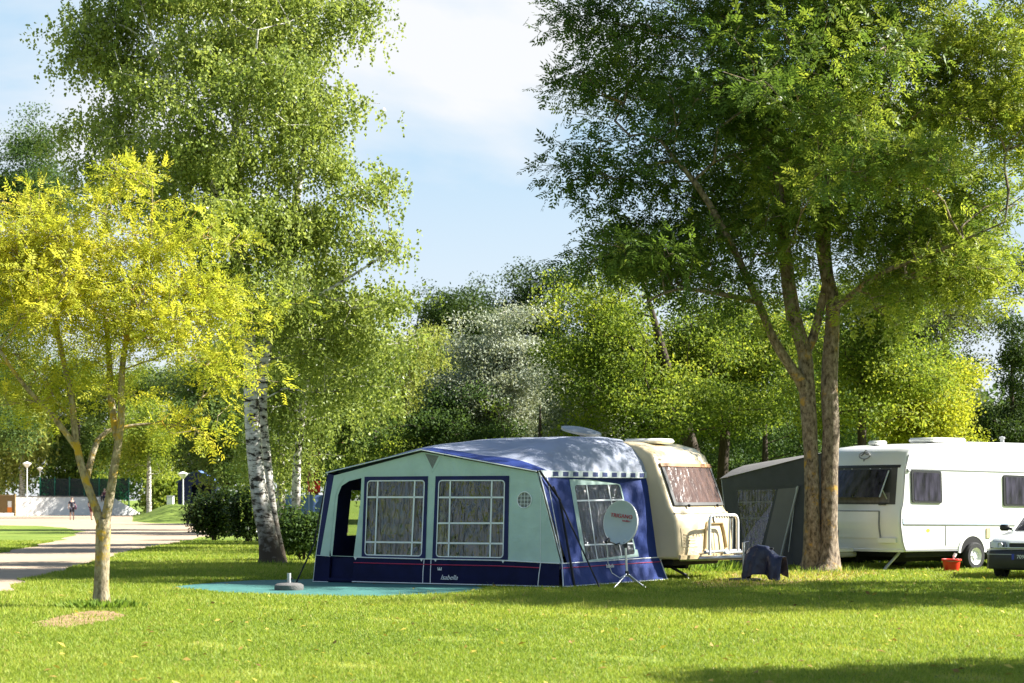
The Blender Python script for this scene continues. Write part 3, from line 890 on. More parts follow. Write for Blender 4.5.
D = 43.2
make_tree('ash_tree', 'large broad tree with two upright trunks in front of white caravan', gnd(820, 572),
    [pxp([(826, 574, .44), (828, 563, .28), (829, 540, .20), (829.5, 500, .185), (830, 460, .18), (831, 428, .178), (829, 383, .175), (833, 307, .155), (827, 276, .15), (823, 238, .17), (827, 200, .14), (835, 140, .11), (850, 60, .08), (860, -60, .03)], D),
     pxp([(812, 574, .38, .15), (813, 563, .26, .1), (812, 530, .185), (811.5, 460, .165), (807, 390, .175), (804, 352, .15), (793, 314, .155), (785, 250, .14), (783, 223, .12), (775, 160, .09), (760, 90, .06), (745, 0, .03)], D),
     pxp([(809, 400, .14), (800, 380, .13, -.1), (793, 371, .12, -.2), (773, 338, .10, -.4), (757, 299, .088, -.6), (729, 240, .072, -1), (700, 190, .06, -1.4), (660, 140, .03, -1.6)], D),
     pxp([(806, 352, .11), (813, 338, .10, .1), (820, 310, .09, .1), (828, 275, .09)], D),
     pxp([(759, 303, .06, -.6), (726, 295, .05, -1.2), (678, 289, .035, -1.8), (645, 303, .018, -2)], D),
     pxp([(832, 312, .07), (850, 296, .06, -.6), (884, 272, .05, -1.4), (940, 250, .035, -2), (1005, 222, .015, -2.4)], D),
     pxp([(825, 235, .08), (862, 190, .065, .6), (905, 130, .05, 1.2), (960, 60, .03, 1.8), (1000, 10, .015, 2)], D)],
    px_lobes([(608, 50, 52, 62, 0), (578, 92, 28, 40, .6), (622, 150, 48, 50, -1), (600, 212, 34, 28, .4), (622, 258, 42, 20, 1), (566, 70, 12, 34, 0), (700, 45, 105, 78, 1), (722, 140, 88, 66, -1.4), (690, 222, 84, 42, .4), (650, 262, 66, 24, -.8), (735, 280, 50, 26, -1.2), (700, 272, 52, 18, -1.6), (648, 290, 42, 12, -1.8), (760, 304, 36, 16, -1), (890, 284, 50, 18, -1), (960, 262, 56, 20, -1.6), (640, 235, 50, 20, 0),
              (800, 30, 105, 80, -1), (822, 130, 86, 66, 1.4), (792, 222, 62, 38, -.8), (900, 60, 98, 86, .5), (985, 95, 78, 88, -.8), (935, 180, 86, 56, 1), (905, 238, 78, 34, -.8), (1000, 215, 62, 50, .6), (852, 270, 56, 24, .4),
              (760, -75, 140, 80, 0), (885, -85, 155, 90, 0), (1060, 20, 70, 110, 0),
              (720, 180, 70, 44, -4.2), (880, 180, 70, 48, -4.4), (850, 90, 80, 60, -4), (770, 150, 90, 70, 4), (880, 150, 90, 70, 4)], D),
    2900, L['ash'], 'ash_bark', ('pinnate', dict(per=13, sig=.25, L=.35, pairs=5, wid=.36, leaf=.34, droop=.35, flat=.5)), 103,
    tint=(.40, .26), zmin=4.2, step=.5, tip=.008, noise=(1.5, -1.4), keep=lambda c: c[:, 0] > .55 + .25 * np.sin(c[:, 2] * 1.9), clump=(11, .55), shell=1.8, tintfn=lambda c: np.clip((c[:, 0] - 5.0) * .085, -.15, .50))  # leaf tone plus painted sun side: yellower towards the right

# trees that stand just outside the frame on the right and throw the shade across the lawn
make_tree('ash_tree', 'bushy tree outside the right edge shading the lawn before the caravans', (16.0, 33.0, 0),
    [[(16.0, 33.0, -.05, .30), (16.0, 33.0, 3, .24), (15.8, 33, 6.5, .17), (16, 33.1, 12, .03)]],
    [((16.4, 33.6, 5.2), (4.6, 4.0, 1.9)), ((15.0, 32.2, 8.0), (4.4, 4.2, 2.3)), ((14.8, 33.8, 10.2), (3.8, 3.6, 2.0)), ((16.8, 33.0, 10.2), (3.4, 3.6, 2.0))],
    620, L['ash'], 'ash_bark', ('simple', dict(per=46, sig=.42, L=.20, W=.12)), 131, tint=(.5, .2), zmin=2.2, noise=(1.0, -1.1))
make_tree('ash_tree', 'tall airy tree outside the right edge dappling the awning roof', (18.2, 38.2, 0),
    [[(18.2, 38.2, -.05, .32), (18.2, 38.2, 4, .26), (18, 38.0, 9, .18), (18.1, 38.1, 16.5, .03)]],
    [((17.6, 37.7, 11.6), (3.4, 2.3, 2.4)), ((18.2, 38.0, 14.6), (3.6, 2.6, 2.2)), ((18.6, 37.6, 9.6), (2.6, 1.8, 1.6))],
    330, L['ash'], 'ash_bark', ('simple', dict(per=27, sig=.34, L=.19, W=.11)), 133, tint=(.5, .2), zmin=5)
make_tree('ash_tree', 'round tree outside the right edge shading the nearest strip of lawn', (14.6, 17.4, 0),
    [[(14.6, 17.4, -.05, .24), (14.6, 17.4, 2.5, .18), (14.5, 17.3, 5, .12), (14.6, 17.5, 9, .03)]],
    [((14.8, 17.2, 4.6), (3.4, 3.2, 1.9)), ((14.2, 17.4, 7.2), (3.0, 3.2, 1.8))],
    520, L['ash'], 'ash_bark', ('simple', dict(per=46, sig=.42, L=.20, W=.12)), 132, tint=(.5, .2), zmin=2.0)

# ------------------------------------------------------------------ background trees
def bg(name, label, D, cx, top, bot, hw, leaf, bark, seed, ncl=260, per=55, Ls=.17, sig=.5, tint=(.5, .22), nl=7, trunk_px=None, tr=.16, group='trees behind the pitches',
       style=None, shape='round', noise=None, lean=0, shell=1.9):
    rng = np.random.default_rng(seed)
    gy = HZ + CAMH * F / D
    tx = trunk_px if trunk_px is not None else cx
    h = bot - top
    lobes = []
    for i in range(nl):
        f = (i + .5) / nl
        if shape == 'cone': wdt = hw * (.15 + .85 * f)
        elif shape == 'column': wdt = hw * (.5 + .5 * math.sin(math.pi * f) ** .5)
        else: wdt = hw * (.35 + .75 * math.sin(math.pi * (f * .80 + .12)))
        ox = rng.uniform(-.6, .6) * hw * (.9 if shape == 'round' else .15)
        r = max(wdt - abs(ox) * .7, hw * .22) * rng.uniform(.7, 1.15)
        lobes.append((cx + ox, top + h * f, r, h / nl * rng.uniform(.95, 1.35), rng.uniform(-.35, .35) * hw / F * D))
    p0 = at(tx, gy, D); p0.z = 0
    path = pxp([(tx, gy + 1, tr), (tx + lean * .3, gy - (gy - bot) * .6 - 8, tr * .85), ((tx + cx) / 2 + lean, (bot + top) / 2 + h * .15, tr * .6), (cx, top + h * .08, tr * .1)], D)
    st = style or ('simple', dict(per=int(per * 2.1), sig=sig * .74, L=Ls * .64, W=Ls * .42))
    return make_tree(name, label, p0, [path], px_lobes(lobes, D), ncl, L[leaf], bark, st, seed, group=group, tint=tint, zmin=1.5, step=.8, n=10, noise=noise, tip=.010, shell=shell, clump=(9, sig * 1.05))

weep = lambda s, n=.9: ('weep', dict(strands=8, spread=.5, slen=n, gap=.075, L=.115, W=.065))
# far left, beyond the road
bg('oak_tree', 'tall dark blue-green tree standing at the far left edge', 118, -8, 132, 446, 70, 'green', 'dark_bark', 201, 620, 60, .26, .9, trunk_px=-34, tr=.4, nl=11, tint=(.2, .2))
bg('willow_tree', 'pale green drooping tree behind the wall at far left', 200, 22, 345, 488, 44, 'pale', 'pale_bark', 202, 300, style=('weep', dict(strands=8, spread=1.0, slen=2.6, gap=.3, L=.42, W=.22)), tr=.35)
bg('ash_tree', 'dark leafy tree behind the green fence left of forked trunk', 205, 78, 355, 484, 38, 'green', 'dark_bark', 203, 260, 60, .42, 1.3, tr=.4)
bg('ash_tree', 'yellow-green tree behind the green fence right of forked trunk', 202, 150, 372, 482, 42, 'lime', 'dark_bark', 204, 260, 60, .42, 1.2, tr=.4)
bg('birch_tree', 'slim pale-trunked tree growing on the grassy mound', 160, 149, 400, 470, 26, 'lime', 'pale_bark', 205, 140, 50, .30, .8, tr=.22)
bg('pine_tree', 'dark spreading tree behind the blue tent', 185, 205, 330, 476, 48, 'deep', 'dark_bark', 206, 300, 60, .36, 1.1, tr=.4)
bg('ash_tree', 'mid green tree filling the gap left of the birch stems', 100, 226, 350, 492, 36, 'green', 'dark_bark', 207, 260, 60, .28, .8, tr=.25)
# behind the birch
bg('birch_tree', 'thin white-stemmed birch just right of the tall birch', 63, 283, 300, 455, 46, 'birch', 'birch_bark', 211, 230, style=weep(1, 1.1), tr=.15, trunk_px=281)
bg('birch_tree', 'second thin white-stemmed birch left of the red-barked pine', 60, 322, 262, 420, 66, 'birch', 'birch_bark', 212, 330, style=weep(1, 1.1), tr=.15, trunk_px=297, tint=(.3, .2))  # low tint puts the big tree's shade into the leaf colour
bg('pine_tree', 'reddish-trunked pine with a red box on its trunk', 68, 330, 330, 445, 44, 'green', 'pine_bark', 213, 200, 60, .20, .6, trunk_px=313, tr=.24)
bg('ash_tree', 'dense dark tree between the birches and the awning', 92, 345, 318, 492, 56, 'green', 'dark_bark', 214, 320, 60, .22, .8, tint=(.35, .2))
bg('willow_tree', 'pale drooping willow rising left of the silver poplar', 88, 408, 328, 440, 46, 'pale', 'pale_bark', 215, 230, style=weep(1, 1.5), tr=.2)
bg('oak_tree', 'dark green tree on the skyline left of the silver poplar', 122, 452, 284, 470, 38, 'deep', 'dark_bark', 216, 420, 60, .27, .9, tint=(.4, .2))
bg('oak_tree', 'dark green tree on the skyline behind the silver poplar', 128, 520, 278, 470, 50, 'deep', 'dark_bark', 217, 560, 60, .27, .9, tint=(.25, .2))
bg('poplar_tree', 'silvery white-leaved poplar rising above the awning roof', 70, 500, 300, 472, 52, 'silver', 'pale_bark', 218, 460, 60, .16, .5, tr=.16)
bg('poplar_tree', 'lower silvery-leaved poplar behind the open roof hatch', 66, 590, 356, 472, 54, 'silver', 'pale_bark', 219, 300, 55, .15, .45, tr=.12, tint=(.35, .25))
bg('willow_tree', 'low yellow-tipped willow behind the left end of awning', 74, 375, 384, 500, 46, 'lime', 'dark_bark', 220, 230, 60, .17, .5, tint=(.35, .25), nl=13, noise=(1.1, -.75), shell=1.6)
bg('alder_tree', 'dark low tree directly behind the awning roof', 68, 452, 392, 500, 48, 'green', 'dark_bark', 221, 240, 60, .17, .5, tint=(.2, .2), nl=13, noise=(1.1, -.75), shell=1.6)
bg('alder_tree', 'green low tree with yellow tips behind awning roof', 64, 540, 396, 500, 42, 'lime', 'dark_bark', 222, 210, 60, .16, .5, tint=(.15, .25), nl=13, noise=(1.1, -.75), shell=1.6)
# behind the big tree
bg('acacia_tree', 'yellow-green feathery tree left of the double-trunked tree', 60, 640, 252, 446, 108, 'lime', 'dark_bark', 231, 520, 60, .17, .6, tint=(.34, .30), trunk_px=700, tr=.26, noise=(.8, -1.0))
bg('acacia_tree', 'yellow-green feathery tree behind the leaning left limb', 63, 735, 285, 452, 80, 'lime', 'dark_bark', 232, 380, 60, .17, .6, trunk_px=722, tr=.22, tint=(.36, .3))
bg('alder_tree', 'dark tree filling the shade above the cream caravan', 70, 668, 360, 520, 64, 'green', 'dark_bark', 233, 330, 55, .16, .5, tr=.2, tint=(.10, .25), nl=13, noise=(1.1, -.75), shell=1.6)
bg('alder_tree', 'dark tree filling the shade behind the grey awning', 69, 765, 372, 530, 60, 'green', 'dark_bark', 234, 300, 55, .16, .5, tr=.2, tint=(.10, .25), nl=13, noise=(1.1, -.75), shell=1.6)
bg('acacia_tree', 'light green feathery tree right behind the double trunks', 58, 862, 288, 476, 66, 'lime', 'dark_bark', 235, 380, 60, .16, .55, tr=.2, noise=(.9, -1.2))
bg('willow_tree', 'grey-green tall willow behind the white caravan', 84, 945, 200, 440, 84, 'olive', 'dark_bark', 236, 460, 60, .20, .75, tr=.3, noise=(.7, -.9))
bg('maple_tree', 'bright yellow tree glowing above the white caravan roof', 60, 938, 372, 480, 52, 'bright', 'dark_bark', 237, 240, 60, .16, .5, tr=.14)
bg('cypress_tree', 'dark narrow evergreen at the right edge above the caravan', 64, 1012, 290, 520, 30, 'deep', 'dark_bark', 238, 260, 60, .15, .4, tr=.14, shape='column')
bg('oak_tree', 'dark green tree beyond the right edge of the frame', 78, 1080, 240, 480, 60, 'deep', 'dark_bark', 239, 260, 60, .20, .7, tr=.3)
bg('oak_tree', 'dark tree on the skyline behind the double-trunked tree', 110, 800, 300, 470, 110, 'green', 'dark_bark', 240, 460, 60, .26, .9, tint=(.25, .2), tr=.3)

def woodland():
    rng = np.random.default_rng(77)
    n = 2600
    u = rng.random(n); left = rng.random(n) < .36
    D = np.where(left, rng.uniform(215, 240, n), rng.uniform(132, 150, n))
    px = np.where(left, rng.uniform(-120, 335, n), rng.uniform(318, 1180, n))
    X = (px - CX) / F * D
    hmax = np.where(left, 10.5, 9.0) + 1.6 * np.sin(X * .3) + np.sin(X * .83 + 2)
    Z = np.sqrt(u) * hmax
    cl = np.stack([X, D, Z], 1)
    ct = .4 + .18 * np.sin(X * .5) + rng.normal(0, .12, n)
    V, Fc, t = leaves_simple(cl, ct, rng, 34, 1.1, .48, .32)
    tag(fast_mesh('distant_woodland', V, Fc, L['green'], tint=t), 'dark green mass of far woodland closing off the view', 'woodland', kind='stuff')
woodland()

# shrubs in front of the birch and along the road
def shrub(name, label, D, cx, top, hw, seed, leaf='shrub', ncl=120, per=60, group=None, Ls=.10, sig=.22, tint=(.4, .22)):
    rng = np.random.default_rng(seed)
    gy = HZ + CAMH * F / D
    lobes = []
    for i in range(7):
        a = rng.uniform(-1, 1); f = rng.uniform(.25, .8)
        lobes.append((cx + a * hw * .55, gy - (gy - top) * f, hw * rng.uniform(.35, .55), (gy - top) * .25, rng.uniform(-.4, .4) * hw / F * D))
    lobes.append((cx, gy - (gy - top) * .35, hw * .8, (gy - top) * .34, 0))
    p0 = at(cx, gy, D); p0.z = 0
    stems = []
    for i in range(5):
        dx = rng.uniform(-.5, .5) * hw
        stems.append(pxp([(cx + dx * .2, gy + .5, .03), (cx + dx * .6, gy - (gy - top) * .4, .02), (cx + dx, gy - (gy - top) * .8, .008)], D))
    return make_tree(name, label, p0, stems, px_lobes(lobes, D), ncl, L[leaf], 'dark_bark', ('simple', dict(per=per, sig=sig, L=Ls, W=Ls * .6)), seed, group=group, cat='shrub', zmin=.2, step=.3, n=8, tint=tint, tip=.005)
shrub('laurel_shrub', 'dark leafy shrub standing at the road edge', 76, 213, 486, 27, 301, ncl=150, Ls=.14, sig=.28, group='dark shrubs beside the birch')
shrub('laurel_shrub', 'dark leafy shrub just left of the birch trunk', 72, 249, 482, 22, 302, ncl=130, Ls=.14, sig=.28, group='dark shrubs beside the birch')
shrub('laurel_shrub', 'leafy shrub between the birch trunk and the awning', 50.5, 303, 497, 25, 303, 'green', 150, 60, 'dark shrubs beside the birch', .10, .22, tint=(.25, .25))
shrub('hedge_shrub', 'rounded yellow-green hedge bush beside the end of white wall', 176, 172, 476, 30, 304, 'lime', 200, 60, None, .34, .7)
shrub('hedge_shrub', 'clipped yellow-green bush behind the green fence', 206, 88, 470, 46, 305, 'lime', 240, 60, None, .36, .8)

for i, (x, y, h_) in enumerate(((10.5, 50.5, .95), (13.5, 52, .9), (8.2, 49.5, .8))):  # hidden bushes added so the gap under the white caravan stays dark
    pxx = x / y * F + CX
    shrub('hedge_shrub', ['low dark hedge bush behind the wheel of the white caravan', 'low dark hedge bush behind the far end of white caravan', 'low dark hedge bush behind the front of white caravan'][i], y, pxx, HZ + (CAMH - h_) * F / y, 72, 310 + i, 'shrub', 170, 50, 'low hedge behind the white caravan', .12, .3)

# ------------------------------------------------------------------ lettering
def letters(txt, h, m, parent, origin, xdir, ydir, depth=.003, shear=0.0, name='lettering', space=1.0):
    c = bpy.data.curves.new('letters', 'FONT'); c.body = txt; c.size = h; c.extrude = depth; c.shear = shear; c.space_character = space
    c.align_x = 'CENTER'; c.align_y = 'CENTER'
    o = bpy.data.objects.new('letters', c); COL.objects.link(o)
    dg = bpy.context.evaluated_depsgraph_get(); dg.update()
    me = bpy.data.meshes.new_from_object(o.evaluated_get(dg))
    bpy.data.objects.remove(o)
    x = Vector(xdir).normalized(); y = Vector(ydir).normalized(); z = x.cross(y).normalized(); y = z.cross(x)
    mt = Matrix((x, y, z)).transposed().to_4x4(); mt.translation = Vector(origin) - OFF.get(parent, Vector((0, 0, 0)))
    me.transform(mt); me.materials.clear(); me.materials.append(m)
    return link_mesh(name, me, parent)

def strip(pl, pts, width, off, th=.004, mb=None):
    """a narrow band along a polyline lying on a plane"""
    mb = mb or MB()
    P = [pl.hit(*p) if not isinstance(p, Vector) else p for p in pts]
    for a, b in zip(P[:-1], P[1:]):
        d = (b - a).normalized(); s = d.cross(pl.n).normalized() * width / 2
        a2, b2 = a - d * width * .2, b + d * width * .2
        mb.sheet([a2 - s, b2 - s, b2 + s, a2 + s], pl.n, off, th)
    return mb

def rounded(pts, r, n=4):
    o = []
    for i, p in enumerate(pts):
        p = Vector(p); a = Vector(pts[i - 1]); b = Vector(pts[(i + 1) % len(pts)])
        da = (a - p); db = (b - p)
        p0 = p + da.normalized() * min(r, da.length * .45); p1 = p + db.normalized() * min(r, db.length * .45)
        for k in range(n + 1):
            t = k / n
            o.append(p0 * (1 - t) ** 2 + p * 2 * t * (1 - t) + p1 * t * t)
    return o

# ------------------------------------------------------------------ groundsheet
g = MB(); P = [Vector((x, y, .012)) for x, y in wavy(SHEET, .035, np.random.default_rng(8), 5)]
g.add(P, tessellate_polygon([P]))
b0 = MB(); rows = []
gs = g.build('groundsheet', M['teal_sheet']); tag(gs, 'teal woven groundsheet spread on the grass before the awning', 'groundsheet')

# ------------------------------------------------------------------ awning
A = Vector((.865, 35.32, 0)); U = Vector((.869, -.495, 0)).normalized()
B = Vector((.465, 35.75, 2.083)); TL = B - U * 4.57; AP = B - U * 2.44 + Vector((0, 0, .413))
AL = A - U * 5.34
C = Vector((2.68, 38.8, 2.085)); E = Vector((2.95, 38.55, 0))
UC = Vector((.839, -.545, 0)).normalized(); VC = Vector((.545, .839, 0)).normalized()
aw = empty('caravan_awning', (-1.2, 38.2, 0), 'blue and pale green caravan awning with two barred windows and open doorway', 'awning')
FP = Plane(A, AL, B); SP = Plane(A, E, B)
def PF(l): return [FP.hit(*p) for p in l]

# roof: lofted from the gable front to the caravan's rail
rail = [(5.05, 2.08), (5.0, 2.3), (4.85, 2.52), (4.5, 2.70), (4.0, 2.77), (3.0, 2.81), (2.0, 2.82), (1.1, 2.80), (.65, 2.74), (.3, 2.56), (.07, 2.28), (0, 2.085)]
def rail_pt(t):
    # parametrise by length
    pts = [C - UC * k + Vector((0, 0, z - 2.085)) for k, z in rail]
    ls = [0]
    for a, b in zip(pts[:-1], pts[1:]): ls.append(ls[-1] + (b - a).length)
    s = t * ls[-1]
    for i in range(len(pts) - 1):
        if s <= ls[i + 1] or i == len(pts) - 2:
            return pts[i].lerp(pts[i + 1], (s - ls[i]) / (ls[i + 1] - ls[i]))
def front_pt(t):
    return TL.lerp(AP, t / .5) if t < .5 else AP.lerp(B, (t - .5) / .5)
def roof_pt(s, t):
    f, r_ = front_pt(t), rail_pt(t)
    p = f.lerp(r_, s)
    # the cloth fills out over the rail's shoulder and sags a little between poles
    p.z += .10 * math.sin(math.pi * s) * (1 - abs(2 * t - 1)) ** .5 - .05 * math.sin(math.pi * s) * math.exp(-((t - .5) / .07) ** 2)
    sh = max(0, (t - .72) / .28)
    p += Vector((0, 0, 1)) * .16 * math.sin(math.pi * min(1, s * 1.0)) * math.sin(math.pi * sh)
    p.z += .012 * math.sin(23 * t + 4 * s) * math.sin(math.pi * s)
    return p
NT = 48
rows = [[roof_pt(s, j / NT) for j in range(NT + 1)] for s in [.08 + .92 * k / 14 for k in range(15)]]
mb = MB(); mb.thick_grid(rows, .006); mb.build('roof', M['roofcanvas'], aw, smooth=40)
rows = [[roof_pt(s, j / NT) + (FP.n * .05 * (1 - k / 3)) for j in range(NT + 1)] for k, s in enumerate([0, .028, .056, .082])]
mb = MB(); mb.thick_grid(rows, .008); rb = mb.build('roof_hem', M['blue'], aw, smooth=40)
tag(rb, 'royal blue hem along the front edge of the roof')
mb = MB(); mb.tube([front_pt(j / 40) + FP.n * .058 - Vector((0, 0, .012)) for j in range(41)], .011, 6)
mb.tube([roof_pt(s / 14, 1) + SP.n * .006 for s in range(15)], .007, 6)
mb.build('roof_piping', M['piping'], aw, smooth=60)

# front wall of pale green cloth with real openings
gable = [FP.a + (p - FP.a) for p in (TL + U * .12 - Vector((0, 0, .03)), AP - Vector((0, 0, .05)), B - U * .10 - Vector((0, 0, .02)))]
bot = PF([(560.6, 563), (500, 560), (424, 558.6), (354, 556.8), (331, 556)])
outer = [PF([(334, 475.5)])[0], PF([(422.5, 452)])[0], PF([(537.2, 472.8)])[0]] + bot + PF([(326, 520)])
door = PF([(361.5, 478), (349, 481), (341.5, 486), (338, 495), (332.2, 555.6), (353.6, 556.3), (360.5, 500)])
g1 = rounded(PF([(368, 481), (424.8, 480.6), (421.6, 556), (365.2, 554.8)]), .07)
g2 = rounded(PF([(439.3, 480.6), (504.8, 480.6), (503.2, 557.6), (436.6, 556.6)]), .07)
vc = FP.hit(524.5, 500); vx = U; vy = FP.n.cross(U).normalized()
vent = [vc + (vx * math.cos(a) + vy * math.sin(a)) * .145 for a in [2 * math.pi * k / 24 for k in range(24)]]
tri = PF([(425, 453.5), (438.8, 456), (432.4, 469)])
mb = MB(); mb.sheet(outer, FP.n, 0, .006, [door, g1, g2, vent, tri]); mb.build('front_wall', M['teal'], aw)

def frame_and_pane(o_px, gl, vert, horiz, name='window_frame'):
    mb = MB(); mb.sheet(PF(o_px), FP.n, .010, .008, [gl]); fr = mb.build(name, M['navy'], aw)
    mb = MB(); mb.sheet(gl, FP.n, -.004, .003); mb.build('pane', M['vinyl'], fr)
    mb = MB()
    for l in vert + horiz: strip(FP, l, .030, .006, .006, mb)
    ring = gl + [gl[0]]
    for a, b in zip(ring[:-1], ring[1:]):
        d = (b - a)
        if d.length < 1e-4: continue
        strip(FP, [a, b], .020, .0135, .003, mb)
    mb.build('glazing_bar', M['piping'], fr)
    return fr
frame_and_pane([(364.8, 476.8), (428.2, 476.2), (425.6, 558.4), (361.8, 556.8)], g1, [[(378, 481.4), (375, 554.6)], [(415, 481.2), (411.5, 555.4)]], [[(367.6, 497.2), (424, 497.2)], [(366, 542), (422, 542.6)]])
frame_and_pane([(435.8, 476.2), (509.4, 475.8), (508, 559.8), (432.4, 558.8)], g2, [[(450.5, 481.2), (448.5, 556.6)], [(492, 481.2), (490, 557)]], [[(439, 497.4), (504.4, 497.4)], [(438, 523.2), (504, 523.2)], [(437, 543), (503.4, 543.6)]])
# curtains hanging behind the panes, folded cloth
def curtain(px0, px1, y0, y1, back=.22, m='inner', nm='curtain'):
    rows = []
    for py in np.linspace(y0, y1, 6):
        rows.append([FP.hit(px, py) - FP.n * (back + .03 * math.sin(px * 1.9)) for px in np.linspace(px0, px1, 24)])
    mb = MB(); mb.thick_grid(rows, .004); mb.build(nm, M[m], aw, smooth=60)
curtain(366, 371, 484, 553, .3); curtain(498, 504, 484, 555, .3)
# round gauze vent
mb = MB(); mb.sheet(vent, FP.n, -.003, .003); vt = mb.build('vent', M['mesh'], aw)
mb = MB(); mb.tube([p + FP.n * .006 for p in vent + [vent[0]]], .010, 6, cap=False)
for k in (-.07, 0, .07):
    h = math.sqrt(.14 ** 2 - k * k)
    strip(FP, [vc + vx * k - vy * h, vc + vx * k + vy * h], .008, .004, .004, mb); strip(FP, [vc + vy * k - vx * h, vc + vy * k + vx * h], .008, .0075, .004, mb)
mb.build('vent_grille', M['piping'], vt)
mb = MB(); mb.sheet(tri, FP.n, -.002, .003); tag(mb.build('gable_vent', M['mesh'], aw), 'small triangular gauze vent under the roof peak')
mb = MB(); strip(FP, [(423, 455), (432, 472), (441, 457)], .03, .006, .004, mb); mb.build('vent_flap', M['teal'], aw)
# navy splash skirt
sk = PF([(355, 557.2), (424.5, 559), (500, 560.4), (541, 562.5), (559.8, 563.4)])
def botpt(px):
    k = (px - CX) / F
    return A - U * ((A.x - k * A.y) / (U.x - k * U.y))
skb = [botpt(px) for px in (354, 424.5, 500, 539.5, 560.5)]
rows = [sk, [p.lerp(q, .5) + FP.n * .035 for p, q in zip(sk, skb)], [p + FP.n * .05 + Vector((0, 0, .03)) for p in skb]]
mb = MB(); mb.thick_grid([[p + FP.n * .009 for p in r_] for r_ in rows], .006); skirt = mb.build('splash_skirt', M['navypvc'], aw, smooth=40)
mb = MB()
for a, b in zip(rows[2][:-1], rows[2][1:]): mb.tube([a + FP.n * .012, b + FP.n * .012], .010, 6)
for a, b in zip(sk[:-1], sk[1:]): mb.tube([a + FP.n * .012, b + FP.n * .012], .011, 6)
for i in (1, 3): mb.tube([rows[0][i] + FP.n * .012, rows[1][i] + FP.n * .018, rows[2][i] + FP.n * .012], .008, 6)
p3 = FP.hit(431.5, 558.8); p4 = botpt(432) + FP.n * .05 + Vector((0, 0, .03)); mb.tube([p3 + FP.n * .013, p3.lerp(p4, .5) + FP.n * .02, p4 + FP.n * .013], .008, 6)
mb.tube([FP.hit(540.5, 488) + FP.n * .004, FP.hit(540.5, 562) + FP.n * .006], .005, 6)
mb.build('skirt_piping', M['piping'], aw)
mb = MB(); rl = [sk[i].lerp(rows[1][i], .42) + FP.n * .018 for i in range(4)]
for a, b in zip(rl[:-1], rl[1:]): mb.tube([a, b], .009, 6)
mb.build('red_stripe', M['redline'], aw)
mb = MB()
for px, py in ((356, 558.5), (422, 560), (436, 560.3), (503.5, 561.6)):
    mb = MB(); c = FP.hit(px, py) + FP.n * .022; mb.sheet([c + U * -.04 + Vector((0, 0, .03)), c + U * .04 + Vector((0, 0, .03)), c + Vector((0, 0, -.03))], FP.n, 0, .006); mb.build('toggle', M['piping'], aw)
lo = rows[1][1].lerp(rows[1][2], .36).lerp(rows[2][1].lerp(rows[2][2], .36), .45) + FP.n * .040
letters('Isabella', .125, M['piping'], aw, lo, U, (FP.n.cross(U)), shear=.35)
mb = MB(); cl_ = lo - U * .20 + Vector((0, 0, .13)); 
for dx in (-.028, 0, .028): mb.tube([cl_ + U * dx, cl_ + U * dx * 1.4 + Vector((0, 0, .055))], [.014, .006], 6)
mb.build('crest', M['piping'], aw)

# left corner: blue outer strip, pale inner edge of the arch, skirt
mb = MB(); mb.sheet(PF([(328, 473.4), (334.5, 475.2), (320.2, 555.4), (316.2, 555.0)]), FP.n, .004, .006); mb.build('corner_strip', M['navy'], aw)
mb = MB(); mb.sheet(PF([(334.3, 475.4), (345, 477), (338.5, 487), (335.4, 497), (329.5, 556), (320.4, 555.6)]), FP.n, .009, .004); mb.build('corner_panel', M['teal'], aw)
mb = MB(); mb.sheet([*PF([(316.2, 555.4), (330.2, 556.4)]), botpt(329) + Vector((0, 0, .01)), AL + Vector((0, 0, .01))], FP.n, .006, .006); mb.build('corner_skirt', M['navypvc'], aw)
mb = MB(); mb.tube(PF([(327.6, 473)]) + PF([(316, 555)]) + [AL + Vector((0, 0, .012))], .009, 6); mb.tube([AL + Vector((0, 0, .015)) + FP.n * .01, botpt(329) + Vector((0, 0, .015)) + FP.n * .01], .008, 6)
mb.tube(PF([(316.2, 555.2), (330.2, 556.4)]), .008, 6)
mb.build('corner_piping', M['piping'], aw)
# rolled door cloth and sill in the open doorway
mb = MB(); mb.tube([botpt(329) + Vector((0, 0, .05)), botpt(356) + Vector((0, 0, .045))], .045, 10); mb.build('rolled_door', M['navypvc'], aw, smooth=50)
mb = MB(); q0, q1 = PF([(331, 557)])[0], PF([(354.5, 557.4)])[0]
mb.sheet([q0, q1, botpt(355) + Vector((0, 0, .07)), botpt(329) + Vector((0, 0, .07))], FP.n, -.06, .006); mb.build('door_skirt', M['navypvc'], aw)

# right-hand side wall
def PS(l): return [SP.hit(*p) for p in l]
sg = rounded(PS([(574, 485.2), (619, 484.4), (635.2, 554), (586, 560.4)]), .09)
C2 = C - UC * .05
mb = MB(); mb.sheet([B - Vector((0, 0, .03)), *PS([(567.5, 563.8), (658.5, 557.6)]), C - Vector((0, 0, .03))], SP.n, 0, .006, [sg]); mb.build('side_wall', M['blue'], aw)
fo = PS([(569.2, 479.6), (621.8, 478.8), (638.6, 556.8), (583, 562)])
mb = MB(); mb.sheet(fo, SP.n, .009, .006, [sg]); sf = mb.build('side_window_frame', M['teal'], aw)
mb = MB(); mb.sheet(sg, SP.n, -.003, .003); mb.build('pane', M['vinylside'], sf)
mb = MB()
for l in ([(574.5, 500.8), (622.5, 499.8)], [(584.5, 545), (632.6, 543.4)], [(586.5, 485.4), (597, 559)], [(608, 485), (621.5, 556)]): strip(SP, l, .028, .006, .005, mb)
mb.build('glazing_bar', M['piping'], sf)
rows = []
for py in np.linspace(487, 557, 6):
    rows.append([SP.hit(576 + (py - 487) * .15 + k * 1.85, py) - SP.n * (.18 + .045 * math.sin(k * 1.35)) for k in range(24)])
